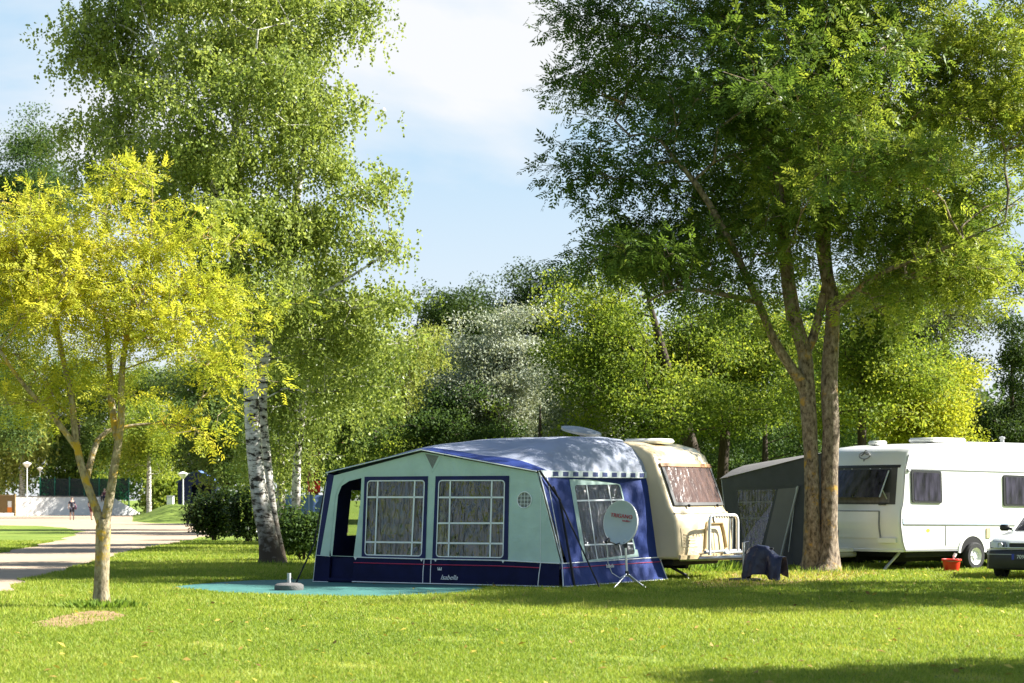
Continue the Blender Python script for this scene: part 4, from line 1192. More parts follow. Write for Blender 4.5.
mb = MB(); mb.thick_grid(rows, .004); mb.build('curtain', mat('grey_net_curtain', (.42, .39, .40), .9, .25, 6), aw, smooth=60)
e1, e2, e3, e4 = PS([(560, 563.8)])[0], PS([(658.8, 557.4)])[0], E + Vector((0, 0, .02)), A + Vector((0, 0, .02))
ss = [[e1.lerp(e2, k / 8) for k in range(9)], [e1.lerp(e2, k / 8).lerp(e4.lerp(e3, k / 8), .5) + SP.n * (.02 + .012 * math.sin(k * 2.3)) for k in range(9)], [e4.lerp(e3, k / 8) + SP.n * .04 for k in range(9)]]
mb = MB(); mb.thick_grid([[p + SP.n * .008 for p in r_] for r_ in ss], .006); mb.build('side_skirt', M['blue'], aw, smooth=40)
mb = MB()
for i in (0, 2):
    for a, b in zip(ss[i][:-1], ss[i][1:]): mb.tube([a + SP.n * .014, b + SP.n * .014], .010, 6)
mb.tube([C + SP.n * .012 - Vector((0, 0, .05)), e2 + SP.n * .014, e3 + SP.n * .05], .011, 6)
mb.tube([B + SP.n * .02, PS([(561, 562)])[0] + SP.n * .02, A + SP.n * .05 + Vector((0, 0, .02))], .012, 6)
mb.tube(PS([(546.5, 474)]) + PS([(567.6, 588)]), .009, 6)
mb.build('side_piping', M['piping'], aw)
mb = MB()
for a, b in zip(ss[0][:-1], ss[0][1:]):
    i = ss[0].index(a); mb.tube([a.lerp(ss[1][i], .4) + SP.n * .017, b.lerp(ss[1][i + 1], .4) + SP.n * .017], .008, 6)
mb.build('red_stripe', M['redline'], aw)
letters('Isabella', .10, M['piping'], aw, SP.hit(608, 566.5) + SP.n * .04, (E - A), SP.n.cross((E - A)), shear=.35)
# valance with blue squares
vt0, vt1 = B + SP.n * .012, C + SP.n * .012
vd = (vt1 - vt0)
mb = MB(); mb.sheet([vt0 + Vector((0, 0, .01)), vt1 + Vector((0, 0, .01)), vt1 - Vector((0, 0, .105)), vt0 - Vector((0, 0, .115))], SP.n, .004, .005); n0_ = len(mb.f)
for k in range(10):
    t = .14 + .086 * k; w_ = .045
    a, b = vt0 + vd * (t - w_ / 2), vt0 + vd * (t + w_ / 2)
    mb.sheet([a - Vector((0, 0, .012)), b - Vector((0, 0, .012)), b - Vector((0, 0, .092)), a - Vector((0, 0, .092))], SP.n, .009, .004)
va = mb.build('valance', M['valance'], aw); va.data.materials.append(mat('valance_blue', (.045, .06, .16), .8, .1, 5))
for f_ in va.data.polygons:
    if f_.index >= n0_: f_.material_index = 1
# left side wall with its own window, back corner inside
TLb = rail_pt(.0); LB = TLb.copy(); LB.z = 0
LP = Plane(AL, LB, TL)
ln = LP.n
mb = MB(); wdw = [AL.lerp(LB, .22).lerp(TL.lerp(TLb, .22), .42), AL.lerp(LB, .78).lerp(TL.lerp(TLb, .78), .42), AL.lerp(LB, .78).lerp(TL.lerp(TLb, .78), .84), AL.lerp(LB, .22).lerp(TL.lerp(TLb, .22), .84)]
mb.sheet([AL, LB, TLb, TL], ln, 0, .006, [wdw]); mb.build('left_wall', M['navy'], aw)  # navy puts the dark of the interior into the cloth colour
mb = MB(); q_ = [AL + U * .3 - FP.n * .2, A - U * .3 - FP.n * .2, E - UC * .35, LB + UC * .3]; mb.sheet([Vector((p.x, p.y, .02)) for p in q_], (0, 0, 1), 0, .004); mb.build('inner_floor', M['strap'], aw)  # black floor added to keep the inside of the doorway dark
mb = MB(); mb.sheet(wdw, ln, -.003, .003); mb.build('left_window_pane', pane_mat('clear_vinyl', (.80, .82, .76), .06, .08, .3), aw)
# storm straps and guy ropes
mb = MB()
mb.tube([B + SP.n * .03, PS([(557.5, 500)])[0] + SP.n * .05, PS([(571.5, 588)])[0] + SP.n * .07], .022, 6)
gp = gnd(600.5, 589.5); mb.tube([PS([(551.5, 487)])[0] + SP.n * .04, gp], .016, 6)
tag(mb.build('storm_strap', M['strap'], aw), 'black webbing storm straps down the right corner')
mb = MB(); gq = gnd(288, 586.5); mb.tube([TL - Vector((0, 0, .05)), PF([(318, 545)])[0] - U * .1, gnd(296, 583)], .016, 6); mb.build('guy_strap', M['strap'], aw)
mb = MB(); mb.tube([PS([(652.5, 476)])[0] + SP.n * .02, PS([(655, 500)])[0] + SP.n * .03, PS([(660, 560)])[0] + SP.n * .03], .010, 6); mb.build('cable', M['piping'], aw)

# ------------------------------------------------------------------ parasol base
p0 = gnd(289, 590.6, .012)
r_ = empty('parasol_base', p0, 'round dark parasol foot with short tube standing on teal groundsheet', 'parasol base')
mb = MB(); mb.lathe([(0, 0), (.245, 0), (.255, .03), (.25, .085), (.20, .115), (.06, .125), (0, .125)], 28, p0); mb.build('base', M['concrete'], r_, smooth=35)
mb = MB(); mb.lathe([(.034, .12), (.034, .29), (.026, .29), (.026, .2)], 14, p0); mb.build('tube', M['greyplastic'], r_, smooth=35)
mb = MB(); mb.tube([p0 + Vector((.03, 0, .2)), p0 + Vector((.07, 0, .2))], .012, 8); mb.build('knob', M['black'], r_, smooth=35)

# ------------------------------------------------------------------ satellite dish on its tripod
T0 = gnd(627, 588.5)
sdm = empty('satellite_dish', T0, 'grey satellite dish with red lettering on a small tripod by the awning', 'satellite dish')
Dd = T0.y
hub = Vector((T0.x, T0.y, .27))
top = at(619.5, 545, Dd)
top = Vector((hub.x - .03, hub.y, top.z))
mb = MB(); mb.tube([hub - Vector((0, 0, .06)), top + Vector((0, 0, .10))], .020, 10); mb.build('pole', M['alu'], sdm, smooth=50)
for px, py in ((613, 589.4), (645.5, 588.2), (636, 583.5)):
    mb = MB(); f_ = gnd(px, py); mb.tube([hub, f_.lerp(hub, .5), f_ + Vector((0, 0, .01))], [.016, .014, .012], 8); mb.build('leg', M['alu'], sdm, smooth=50)
mb = MB(); mb.lathe([(0, -.04), (.035, -.04), (.035, .04), (0, .04)], 12, hub); mb.build('clamp', M['black'], sdm, smooth=35)
dc = at(620.3, 522.5, Dd + .05)
nrm = Vector((-.52, -.82, .10)).normalized()        # looks to the left and a little upwards
rx = Vector((0, 0, 1)).cross(nrm).normalized(); ry = nrm.cross(rx).normalized()
if rx.x < 0: rx = -rx
prof = []
rows = []
RXX, RYY = .335, .385
for i in range(9):
    t = i / 8
    rows.append([dc + rx * (RXX * t * math.cos(a)) + ry * (RYY * t * math.sin(a)) - nrm * (.075 * (1 - t * t)) for a in [2 * math.pi * k / 40 for k in range(40)]])
mb = MB(); mb.grid(rows, True)
lip = [[p - nrm * d for p in rows[-1]] for d in (0, .035)]
lip2 = [[dc + (p - dc) * 1.03 for p in lip[0]], [dc + (p - dc) * 1.03 for p in lip[1]]]
back = [[p - nrm * .03 for p in r2] for r2 in rows]
mb.grid(back[::-1], True)
dish = mb.build('reflector', M['dishgrey'], sdm, smooth=60)
mb = MB(); mb.grid([rows[-1], [dc + (p - dc) * 1.025 + nrm * .004 for p in rows[-1]], [dc + (p - dc) * 1.025 - nrm * .040 for p in rows[-1]], [p - nrm * .036 for p in rows[-1]]], True); mb.build('rim', M['whiteplastic'], dish, smooth=50)
lx = at(619.5, 516, Dd); o_ = dc + ry * .115 - nrm * .030
letters('TRIGANO', .10, M['redprint'], sdm, o_, rx - ry * .10, ry, depth=.004)
letters('satellite', .05, M['redprint'], sdm, o_ - ry * .085 + rx * .10 + nrm * .006, rx - ry * .10, ry, depth=.004)
lnb = at(607.5, 540.5, Dd - .35)
mb = MB(); mb.tube([dc - ry * .36 - nrm * .03, dc - ry * .40 + nrm * .12, lnb], .012, 8); mb.tube([top + Vector((0, 0, .05)), dc - ry * .28 - nrm * .06], .02, 8); mb.build('arm', M['black'], sdm, smooth=50)
mb = MB(); q = (dc - lnb).normalized(); mb.tube([lnb - q * .06, lnb, lnb + q * .03, lnb + q * .055], [.028, .03, .036, .03], 12); mb.build('receiver', M['black'], sdm, smooth=40)
mb = MB(); mb.tube([lnb - q * .05, at(607.5, 552, Dd - .3), at(608, 563, Dd - .25), at(612, 573, Dd - .1), at(620, 578, Dd), hub + Vector((0, 0, .0))], .007, 6); mb.build('cable', M['piping'], sdm, smooth=60)
mb = MB(); mb.box(top + Vector((.0, .0, .0)), (.07, .07, .10), None, .01); mb.build('bracket', M['black'], sdm)

# ------------------------------------------------------------------ caravans
class Van:
    """x forwards, y across the width (0 = near side), z up"""
    def __init__(s, origin, fx, wy, W, prof, bow=0.0, inset=.07):
        s.o, s.fx, s.wy, s.W, s.prof, s.bow = Vector(origin), Vector(fx).normalized(), Vector(wy).normalized(), W, prof, bow
        s.inset = inset
    def w(s, x, y, z): return s.o + s.fx * x + s.wy * y + Vector((0, 0, z))
    def bowx(s, x, y):
        k = min(1, max(0, (x + .9) / .9)); k = k * k * (3 - 2 * k)
        return x + s.bow * (1 - (2 * y / s.W - 1) ** 2) * k
    def front_x(s, z, y):
        fr = [p for p in s.prof if p[0] > -1.2]
        for (x0, z0), (x1, z1) in zip(fr[:-1], fr[1:]):
            if z0 <= z <= z1: return s.bowx(x0 + (x1 - x0) * (z - z0) / (z1 - z0 + 1e-9), y)
        return s.bowx(fr[0][0], y)
    def body(s):
        cx = sum(p[0] for p in s.prof) / len(s.prof); P = [Vector((p[0], p[1])) for p in s.prof]
        n = len(P); nor = []
        for i in range(n):
            d = (P[(i + 1) % n] - P[i - 1]).normalized(); nn = Vector((d.y, -d.x))
            if nn.dot(P[i] - Vector((cx, 1.5))) < 0: nn = -nn
            nor.append(nn)
        W, I = s.W, s.inset
        secs = [(0, I), (I * .12, I * .55), (I * .45, I * .2), (I, 0)] + [(I + (W - 2 * I) * k / 8, 0) for k in range(1, 8)] + [(W - I, 0), (W - I * .45, I * .2), (W - I * .12, I * .55), (W, I)]
        rows = []
        for y, ins in secs:
            rows.append([s.w(s.bowx(P[i].x - nor[i].x * ins, y), y, P[i].y - nor[i].y * ins) for i in range(n)])
        mb = MB(); mb.grid(rows, True)
        b = len(mb.v); mb.f.append(tuple(range(n))); mb.f.append(tuple(range(b - n, b))[::-1])
        return mb
    def patch(s, y0, y1, z0, z1, off, th, top_inset=0.0, ny=10, nz=6, mb=None):
        mb = mb or MB(); rows = []
        for i in range(nz + 1):
            z = z0 + (z1 - z0) * i / nz; ins = top_inset * i / nz
            row = []
            for j in range(ny + 1):
                y = (y0 + ins) + (y1 - y0 - 2 * ins) * j / ny
                row.append(s.w(s.front_x(z, y) + off, y, z))
            rows.append(row)
        # outward side must be the front: order so that the grid normal points forward
        a = (rows[1][0] - rows[0][0]).cross(rows[0][1] - rows[0][0])
        if a.dot(s.fx) < 0: rows = [r2[::-1] for r2 in rows]
        mb.thick_grid(rows, th)
        return mb

def densify(prof, step=.22):
    o = []
    for i in range(len(prof)):
        a, b = prof[i], prof[(i + 1) % len(prof)]
        l = math.hypot(b[0] - a[0], b[1] - a[1]); n = max(1, int(l / step)) if i < len(prof) - 1 else 1
        for k in range(n): o.append((a[0] + (b[0] - a[0]) * k / n, a[1] + (b[1] - a[1]) * k / n))
    return o

def wheel(parent, c, ax, R_=.31, wid=.18, rimm='whiteplastic'):
    mb = MB(); ax = Vector(ax).normalized()
    mb.lathe([(R_ * .62, -wid / 2), (R_ * .9, -wid / 2), (R_, -wid * .3), (R_, wid * .3), (R_ * .9, wid / 2), (R_ * .62, wid / 2)], 32, c, ax)
    t = mb.build('wheel', M['tyre'], parent, smooth=35)
    mb = MB(); mb.lathe([(0, wid * .30), (R_ * .16, wid * .33), (R_ * .2, wid * .22), (R_ * .42, wid * .18), (R_ * .5, wid * .30), (R_ * .60, wid * .46), (R_ * .64, wid * .46), (R_ * .64, wid * .3)], 32, c, ax)
    mb.build('rim', M[rimm], t, smooth=30)
    mb = MB()
    q = Vector((0, 0, 1)).rotation_difference(ax)
    for k in range(5):
        mb = MB(); a = 2 * math.pi * k / 5; p = Vector(c) + q @ Vector((math.cos(a) * R_ * .3, math.sin(a) * R_ * .3, wid * .2)); mb.lathe([(.018, 0), (.018, .02), (0, .022)], 8, p, ax); mb.build('wheel_nut', M['steel'], t)
    return t

# --- cream caravan behind the awning
prof = [(.20, .42), (.23, .60), (.18, 1.16), (.12, 1.28), (.02, 1.44), (-.29, 2.27), (-.38, 2.45), (-.60, 2.60), (-1.0, 2.70), (-3.0, 2.74), (-4.2, 2.70), (-4.75, 2.5), (-5.1, 2.1), (-5.25, 1.3), (-5.2, .42)]
NB = Vector((3.0, 38.42, 0))
cv = Van(NB, UC, VC, 2.3, densify(prof), .12)
cr = empty('cream_caravan', NB - UC * 2.4 + VC * 1.1, 'old cream caravan with brown-curtained front window joined to the blue awning', 'caravan')
body = cv.body().build('body', M['cream'], cr, smooth=40)
mb = cv.patch(.18, 2.12, 1.50, 2.20, .035, .03, .05); fw = mb.build('front_window', M['browncurtain'], cr, smooth=40)
mb = cv.patch(.12, 2.18, 1.46, 1.515, .045, .035); cv.patch(.12, .20, 1.5, 2.2, .045, .035, 0, 3, 6, mb); cv.patch(2.10, 2.18, 1.5, 2.2, .045, .035, 0, 3, 6, mb)
mb.build('window_seal', M['sealline'], fw, smooth=40)
mb = cv.patch(.10, 2.20, 2.215, 2.285, .05, .05); tag(mb.build('window_rail', M['timber'], cr, smooth=40), 'varnished timber rail over the front window')
mb = MB()
for y in (.55, 1.75): mb = MB(); mb.box(cv.w(cv.front_x(1.45, y) + .06, y, 1.45), (.05, .05, .06), None, .01); mb.build('window_catch', M['black'], cr)
mb = cv.patch(.03, 2.27, 1.30, 1.325, .018, .016); mb.build('waist_seam', M['creamtrim'], cr)
# raised arch panel, grille recess, lower rail
mb = MB(); pts = []
for k in range(13):
    t = k / 12
    y = .85 + .95 * t; z = .62 + .50 * min(1, math.sin(math.pi * min(max(t, .0), 1)) * 2.6)
    pts.append(cv.w(cv.front_x(z, y) + .03, y, z))
mb.tube(pts, .035, 8); mb.build('raised_arch', M['creamtrim'], cr, smooth=60)
mb = MB()
for k in range(4): cv.patch(.16, .52, .72 + .055 * k, .742 + .055 * k, .022, .02, 0, 4, 1).build('vent_louvre', M['creamtrim'], cr)
mb = cv.patch(.10, .60, .66, 1.02, .012, .011, 0, 4, 4); mb.build('vent_panel', M['cream'], cr)
mb = cv.patch(.03, 2.27, .42, .50, .045, .06); mb.build('bumper_rail', M['creamtrim'], cr, smooth=40)
mb = MB(); mb.box(cv.w(-1.05, 1.15, 2.73), (.85, .62, .10), Matrix((UC, VC, Vector((0, 0, 1)))).transposed(), .045); mb.build('roof_hatch', M['whiteplastic'], cr, smooth=40)
hc = cv.w(-2.55, 1.0, 2.98); MR = Matrix((UC, VC, Vector((0, 0, 1)))).transposed()
mb = MB(); rows = []
for i in range(6):
    t = i / 5
    rows.append([hc + UC * (.43 * t * math.cos(a)) + VC * (.34 * t * math.sin(a)) + Vector((0, 0, .05 * (1 - t * t) - .10 * t * math.cos(a + .3))) for a in [2 * math.pi * k / 28 for k in range(28)]])
mb.grid(rows, True); mb.grid([[p - Vector((0, 0, .05)) for p in r2] for r2 in rows][::-1], True); mb.grid([rows[-1], [p - Vector((0, 0, .05)) for p in rows[-1]]], True)
sk_ = mb.build('open_skylight', M['greyplastic'], cr, smooth=50)
mb = MB(); mb.tube([hc - Vector((0, 0, .04)), hc - Vector((0, 0, .26))], .03, 8); mb.build('skylight_stay', M['greyplastic'], sk_); mb = MB(); mb.tube([hc + UC * .3 - Vector((0, 0, .08)), hc + UC * .25 - Vector((0, 0, .26))], .012, 6); mb.build('skylight_stay', M['greyplastic'], sk_)
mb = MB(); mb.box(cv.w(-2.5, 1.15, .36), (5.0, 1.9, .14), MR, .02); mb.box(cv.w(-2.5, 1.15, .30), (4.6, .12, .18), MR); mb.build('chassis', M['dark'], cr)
# drawbar, hoop frame, jockey wheel, steady leg
hit_ = cv.w(1.55, 1.15, .46)
mb = MB()
for y in (.35, 1.95): mb.tube([cv.w(-.3, y, .40), cv.w(1.15, 1.15 + (y - 1.15) * .12, .46)], .045, 8)
mb.tube([cv.w(1.0, 1.15, .46), hit_], .045, 8); mb.build('drawbar', M['steel'], cr, smooth=50)
mb = MB(); mb.tube([hit_, hit_ + UC * .10 + Vector((0, 0, -.03))], [.06, .05], 10); mb.tube([hit_ - UC * .1, hit_ - UC * .2 + Vector((0, 0, .14)), hit_ + UC * .12 + Vector((0, 0, .17))], .022, 8); mb.build('coupling', M['black'], cr, smooth=50)
def hoop(mb, x, y0, y1, z0, z1, r, rad=.14):
    pts = [cv.w(x, y0, z0)]
    for k in range(7):
        a = math.pi / 2 * k / 6; pts.append(cv.w(x, y0 + rad - rad * math.cos(a), z1 - rad + rad * math.sin(a)))
    for k in range(7):
        a = math.pi / 2 * k / 6; pts.append(cv.w(x, y1 - rad + rad * math.sin(a), z1 - rad + rad * math.cos(a)))
    pts.append(cv.w(x, y1, z0)); mb.tube(pts, r, 10)
mb = MB(); hoop(mb, .62, .52, 1.72, .50, 1.26, .034); mb.build('hoop_frame', M['whitepaint'], cr, smooth=50)
mb = MB(); mb.tube([cv.w(.60, .38, .56), cv.w(.60, 1.85, .56)], .035, 8); mb.tube([cv.w(.85, .7, .54), cv.w(.85, 1.5, .54)], .03, 8); mb.tube([cv.w(.62, 1.35, .56), cv.w(.62, 1.38, 1.2)], .02, 8); mb.tube([cv.w(.62, 1.48, .56), cv.w(.62, 1.5, 1.22)], .014, 8)
mb.tube([cv.w(.2, .7, .5), cv.w(.62, .7, .56)], .025, 8); mb.tube([cv.w(.2, 1.6, .5), cv.w(.62, 1.6, .56)], .025, 8)
mb.build('rack_bar', M['steel'], cr, smooth=50)
mb = MB()
for k in range(7):
    mb = MB(); y = .74 + k * .11; mb.tube([cv.w(.655, y, 1.25), cv.w(.665, y + .015, 1.205)], .012, 6); mb.build('rack_hook', M['black'], cr, smooth=50)
mb = MB()
mb.tube([cv.w(.66, .60, 1.24), cv.w(.67, .58, 1.17), cv.w(.67, .62, 1.13)], .02, 6); mb.build('rack_hook', M['black'], cr, smooth=50)
jp = cv.w(1.12, .98, 0)
mb = MB(); mb.tube([jp + Vector((0, 0, .14)), jp + Vector((0, 0, .74))], .026, 10); mb.tube([jp + Vector((0, 0, .74)), jp + Vector((.1, 0, .76))], .012, 6); jk = mb.build('jockey_post', M['steel'], cr, smooth=50)
mb = MB(); mb.lathe([(0, -.035), (.085, -.035), (.10, -.02), (.10, .02), (.085, .035), (0, .035)], 18, jp + Vector((.05, -.02, .105)), VC); mb.build('jockey_wheel', M['tyre'], jk, smooth=40)
mb = MB(); mb.box(jp + Vector((.02, 0, .025)), (.55, .40, .05), MR, .015); tag(mb.build('jockey_pad', M['concrete'], jk), 'grey slab under the jockey wheel')
mb = MB(); mb.tube([cv.w(-.45, .45, .38), cv.w(.10, .55, .10), cv.w(.14, .55, .02)], .028, 8); mb.box(cv.w(.15, .55, .015), (.16, .12, .03), MR); mb.build('steady_leg', M['black'], cr, smooth=50)
wheel(cr, cv.w(-2.6, .12, .31), -VC)
wheel(cr, cv.w(-2.6, 2.18, .31), VC)

# --- navy tarpaulin thrown over the coupling
rng = np.random.default_rng(5)
rows = []
for i in range(29):
    q = i / 28; xa_ = 1.17 + .74 * q
    zr = .66 + .05 * math.sin(5 * q + .6) - .16 * max(0, q - .5) / .5 - .10 * max(0, .25 - q) / .25
    row = []
    for j in range(33):
        sgn = -1 if j < 16 else 1; t = abs(j - 16) / 16
        ln_ = (.64 + .02 * math.sin(9 * q + 1)) - .20 * max(0, q - .6) if sgn < 0 else (.50 + .04 * math.sin(6 * q))
        sl = t * ln_
        off_ = .13 * (1 - math.exp(-sl / .09)) + sl * (.10 + .10 * math.sin(8.5 * q + .8) + .05 * math.sin(19 * q + 3 * t))
        z = zr - max(0, sl - .07) * .97 - .02 * t
        row.append(cv.w(xa_ + .10 * sl * math.sin(4 * q - 1), 1.13 + sgn * off_, max(.03, z) + .012 * math.sin(13 * q + 7 * t)))
    rows.append(row)
mb = MB(); mb.thick_grid(rows, .006)
tp = mb.build('tarpaulin', M['tarp'], None, smooth=75); tag(tp, 'crumpled navy tarpaulin draped over the coupling of the cream caravan', 'tarpaulin')

# --- white caravan on the right
FW = Vector((-.80, -.60, 0)); WW = Vector((-.60, .80, 0)); W0 = Vector((8.55, 43.5, 0))
prof = [(.0, .42), (.10, .62), (.17, 1.0), (.16, 1.32), (.10, 1.46), (.02, 2.25), (-.02, 2.34), (-.10, 2.58), (-.32, 2.74), (-.9, 2.80), (-2.2, 2.86), (-4.0, 2.86), (-6.2, 2.82), (-6.5, 2.5), (-6.6, 1.6), (-6.55, .42)]
wv = Van(W0, FW, WW, 2.3, densify(prof), .14, .06)
wc = empty('white_caravan', wv.w(-3, 1.1, 0), 'large white caravan with open tinted front window parked behind the tree', 'caravan')
wv.body().build('body', M['whitepaint'], wc, smooth=40)
SD = Plane(W0, W0 + FW, W0 + Vector((0, 0, 1)))
def PW(l): return [SD.hit(*p) for p in l]
MW = Matrix((FW, WW, Vector((0, 0, 1)))).transposed()
# front: dark glazing band, open flap, locker lid
mb = wv.patch(.16, 2.14, 1.46, 2.27, .006, .005, 0, 10, 6); mb.build('front_glazing', M['sealline'], wc, smooth=40)
mb = wv.patch(.10, 2.2, 2.27, 2.325, .02, .02); mb.build('front_rail', M['black'], wc)
mb = MB(); rows = []
for i in range(5):
    t = i / 4; z = 2.22 - .60 * t
    rows.append([wv.w(wv.front_x(2.22, y) + .04 + .30 * t, y, z) for y in np.linspace(.34, 1.98, 9)])
rows = [r2[::-1] for r2 in rows] if (rows[1][0] - rows[0][0]).cross(rows[0][1] - rows[0][0]).dot(FW) < 0 else rows
mb.thick_grid(rows, .02); ow = mb.build('open_window', M['glass'], wc, smooth=30)
mb = MB()
for y in (.36, 1.96): mb = MB(); mb.tube([wv.w(wv.front_x(1.55, y) + .02, y, 1.58), wv.w(wv.front_x(2.22, y) + .25, y, 1.80)], .014, 6); mb.build('window_stay', M['alu'], ow)
mb = MB()
mb.tube([wv.w(wv.front_x(2.22, .34) + .05, .34, 2.20), wv.w(wv.front_x(2.22, .34) + .345, .34, 1.62)], .016, 6)
mb.build('window_edge', M['alu'], ow)
mb = MB(); mb.thick_grid([[wv.w(wv.front_x(z, y) + .012, y, z) for y in np.linspace(2.02, .30, 12)] for z in (1.50, 1.72)], .004); mb.build('blind', M['inner'], wc)
mb = wv.patch(.52, 2.25, .72, 1.30, .03, .028, 0, 10, 6); lk = mb.build('locker_lid', M['whitepaint'], wc, smooth=40)
mb = wv.patch(.49, 2.27, 1.305, 1.325, .034, .03); wv.patch(.49, .51, .70, 1.31, .034, .03, 0, 2, 5, mb); mb.build('lid_seam', M['greyline'], lk)
mb = MB(); c = wv.w(wv.front_x(.85, 1.75) + .04, 1.75, .86); mb.lathe([(0, 0), (.04, 0), (.04, .02), (0, .025)], 14, c, FW); mb.build('lid_lock', M['black'], lk)
mb = wv.patch(.10, .55, .62, .72, .06, .07); mb.build('grab_handle', M['whiteplastic'], wc, smooth=40)
mb = MB(); mb.box(wv.w(wv.front_x(1.5, .45) + .05, .45, 1.47), (.04, .22, .05), MW, .012); mb.build('window_catch', M['black'], wc)
mb = wv.patch(.03, 2.27, .42, .47, .03, .04); mb.build('lower_rail', M['whiteplastic'], wc)
# emblem: a ring with a winged crest
e0 = wv.w(wv.front_x(2.52, 1.12) + .02, 1.12, 2.54); ex = -WW; ez = Vector((-.2 * FW.x, -.2 * FW.y, 1)).normalized()
mb = MB(); mb.tube([e0 + ex * (.16 * math.cos(a)) + ez * (.075 * math.sin(a)) for a in [2 * math.pi * k / 24 for k in range(25)]], .012, 6, cap=False)
mb.tube([e0 + ex * -.11 + ez * .0, e0 + ez * .05, e0 + ex * .12 + ez * .02], .014, 6); mb.tube([e0 + ex * -.05 + ez * .05, e0 + ex * .02 + ez * .12, e0 + ex * .08 + ez * .10], .012, 6); mb.tube([e0 - ez * .075, e0 - ez * .13], .014, 6)
mb.build('emblem', M['greyline'], wc, smooth=60)
# side: windows, stripe, seams, hatch, stickers
def wwin(pts):
    r1 = rounded(PW(pts), .06); mb = MB(); mb.sheet(r1, SD.n, .030, .028)
    f = mb.build('side_window', M['black'], wc)
    c = sum(r1, Vector()) / len(r1); r2 = [c + (p - c) * .87 for p in r1]
    mb = MB(); mb.sheet(r2, SD.n, .036, .008); mb.build('pane', M['glass'], f)
wwin([(910.5, 470), (940.5, 471.3), (941.5, 503.3), (911.5, 502.6)])
wwin([(1002.5, 474.8), (1031, 476), (1032, 506.6), (1003.2, 506)])
wwin([(1090, 477.5), (1122, 478.5), (1122, 508.6), (1090, 508)])
mb = MB(); strip(SD, [(903.5, 521), (1130, 523.2)], .12, .012, .010, mb); mb.build('blue_stripe', M['paleblue'], wc)
mb = MB(); strip(SD, [(903.5, 524.3), (1130, 526)], .018, .018, .016, mb); strip(SD, [(907, 469.0), (1130, 475.2)], .022, .014, .012, mb); strip(SD, [(905.5, 550.6), (1130, 549)], .03, .012, .01, mb)
mb.tube([wv.w(wv.front_x(z, .03) - .035, -.004, z) for z in np.linspace(.45, 2.55, 20)], .010, 6); mb.tube(PW([(945.5, 526), (946, 547), (972, 547.5)]), .006, 6); mb.tube(PW([(945.5, 526), (945.5, 545)]), .012, 6)
mb.build('side_seam', M['greyline'], wc)
mb = MB(); mb.sheet(rounded(PW([(986, 528), (990, 528), (990, 538), (986, 538)]), .02), SD.n, .02, .02); mb.build('side_catch', M['creamtrim'], wc)
mb = MB(); mb.sheet([SD.hit(928, 530.5) + FW * (.055 * math.cos(a)) + Vector((0, 0, .04 * math.sin(a))) for a in [2 * math.pi * k / 14 for k in range(14)]], SD.n, .006, .006); mb.build('sticker', M['yellow'], wc)
mb = MB(); c = SD.hit(899, 471.5); mb.box(wv.w(-.10, -.02, 2.20), (.09, .04, .06), MW, .012); mb.build('marker_lamp', M['greyplastic'], wc)
# wheel arch and wheel
wcx = SD.hit(972, 555); wcx = Vector((wcx.x, wcx.y, .30))
mb = MB(); pts = [wcx + FW * (.47 * math.cos(a)) + Vector((0, 0, .08 + .44 * math.sin(a))) + SD.n * .01 for a in [math.pi * k / 16 for k in range(17)]]
inn = [wcx + FW * (.40 * math.cos(a)) + Vector((0, 0, .08 + .37 * math.sin(a))) + SD.n * .01 for a in [math.pi * k / 16 for k in range(17)]]
mb.sheet(pts + inn[::-1], SD.n, .012, .03); wa = mb.build('wheel_arch', M['whiteplastic'], wc)
mb = MB(); mb.sheet(inn, SD.n, .004, .01); mb.build('arch_shadow_gap', M['dark'], wa)  # near-black sheet paints the shade inside the arch
wheel(wc, wcx + SD.n * .03, SD.n, .31, .19)
wheel(wc, Vector((wcx.x, wcx.y, .31)) + WW * 2.2, -SD.n, .31, .19)
# underside, steady legs, front chassis cover
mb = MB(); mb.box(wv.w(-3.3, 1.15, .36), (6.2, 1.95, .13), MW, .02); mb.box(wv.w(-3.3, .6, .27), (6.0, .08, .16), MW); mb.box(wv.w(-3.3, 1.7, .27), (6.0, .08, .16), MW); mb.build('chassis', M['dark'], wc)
mb = MB(); mb.tube([wv.w(-.15, .30, .40), wv.w(.22, .36, .08), wv.w(.26, .36, .02)], .034, 8); mb.box(wv.w(.27, .36, .015), (.20, .14, .03), MW); mb.build('steady_leg', M['steel'], wc, smooth=50)
mb = MB(); mb.tube([wv.w(-6.2, .25, .40), wv.w(-6.4, .25, .05)], .034, 8); mb.build('steady_leg', M['steel'], wc, smooth=50)
mb = MB(); mb.box(wv.w(.35, 1.75, .34), (.9, .50, .12), MW, .03); mb.box(wv.w(.8, 1.3, .44), (1.0, .18, .10), MW, .03); mb.build('drawbar_cover', M['whiteplastic'], wc, smooth=40)
mb = MB()
for k in range(3): mb = MB(); mb.box(wv.w(.82, 1.60 + k * .18, .34), (.02, .12, .05), MW, .008); mb.build('cover_slot', M['black'], wc)
mb = MB(); mb.tube([wv.w(1.3, 1.15, .46), wv.w(1.75, 1.15, .48)], .05, 8); mb.tube([wv.w(1.55, 1.15, .5), wv.w(1.45, 1.15, .68), wv.w(1.7, 1.15, .66)], .02, 6); mb.build('coupling', M['steel'], wc, smooth=50)
mb = MB(); mb.tube([wv.w(1.35, .98, .02), wv.w(1.35, .98, .75)], .028, 8); mb.build('jockey_post', M['steel'], wc, smooth=50)
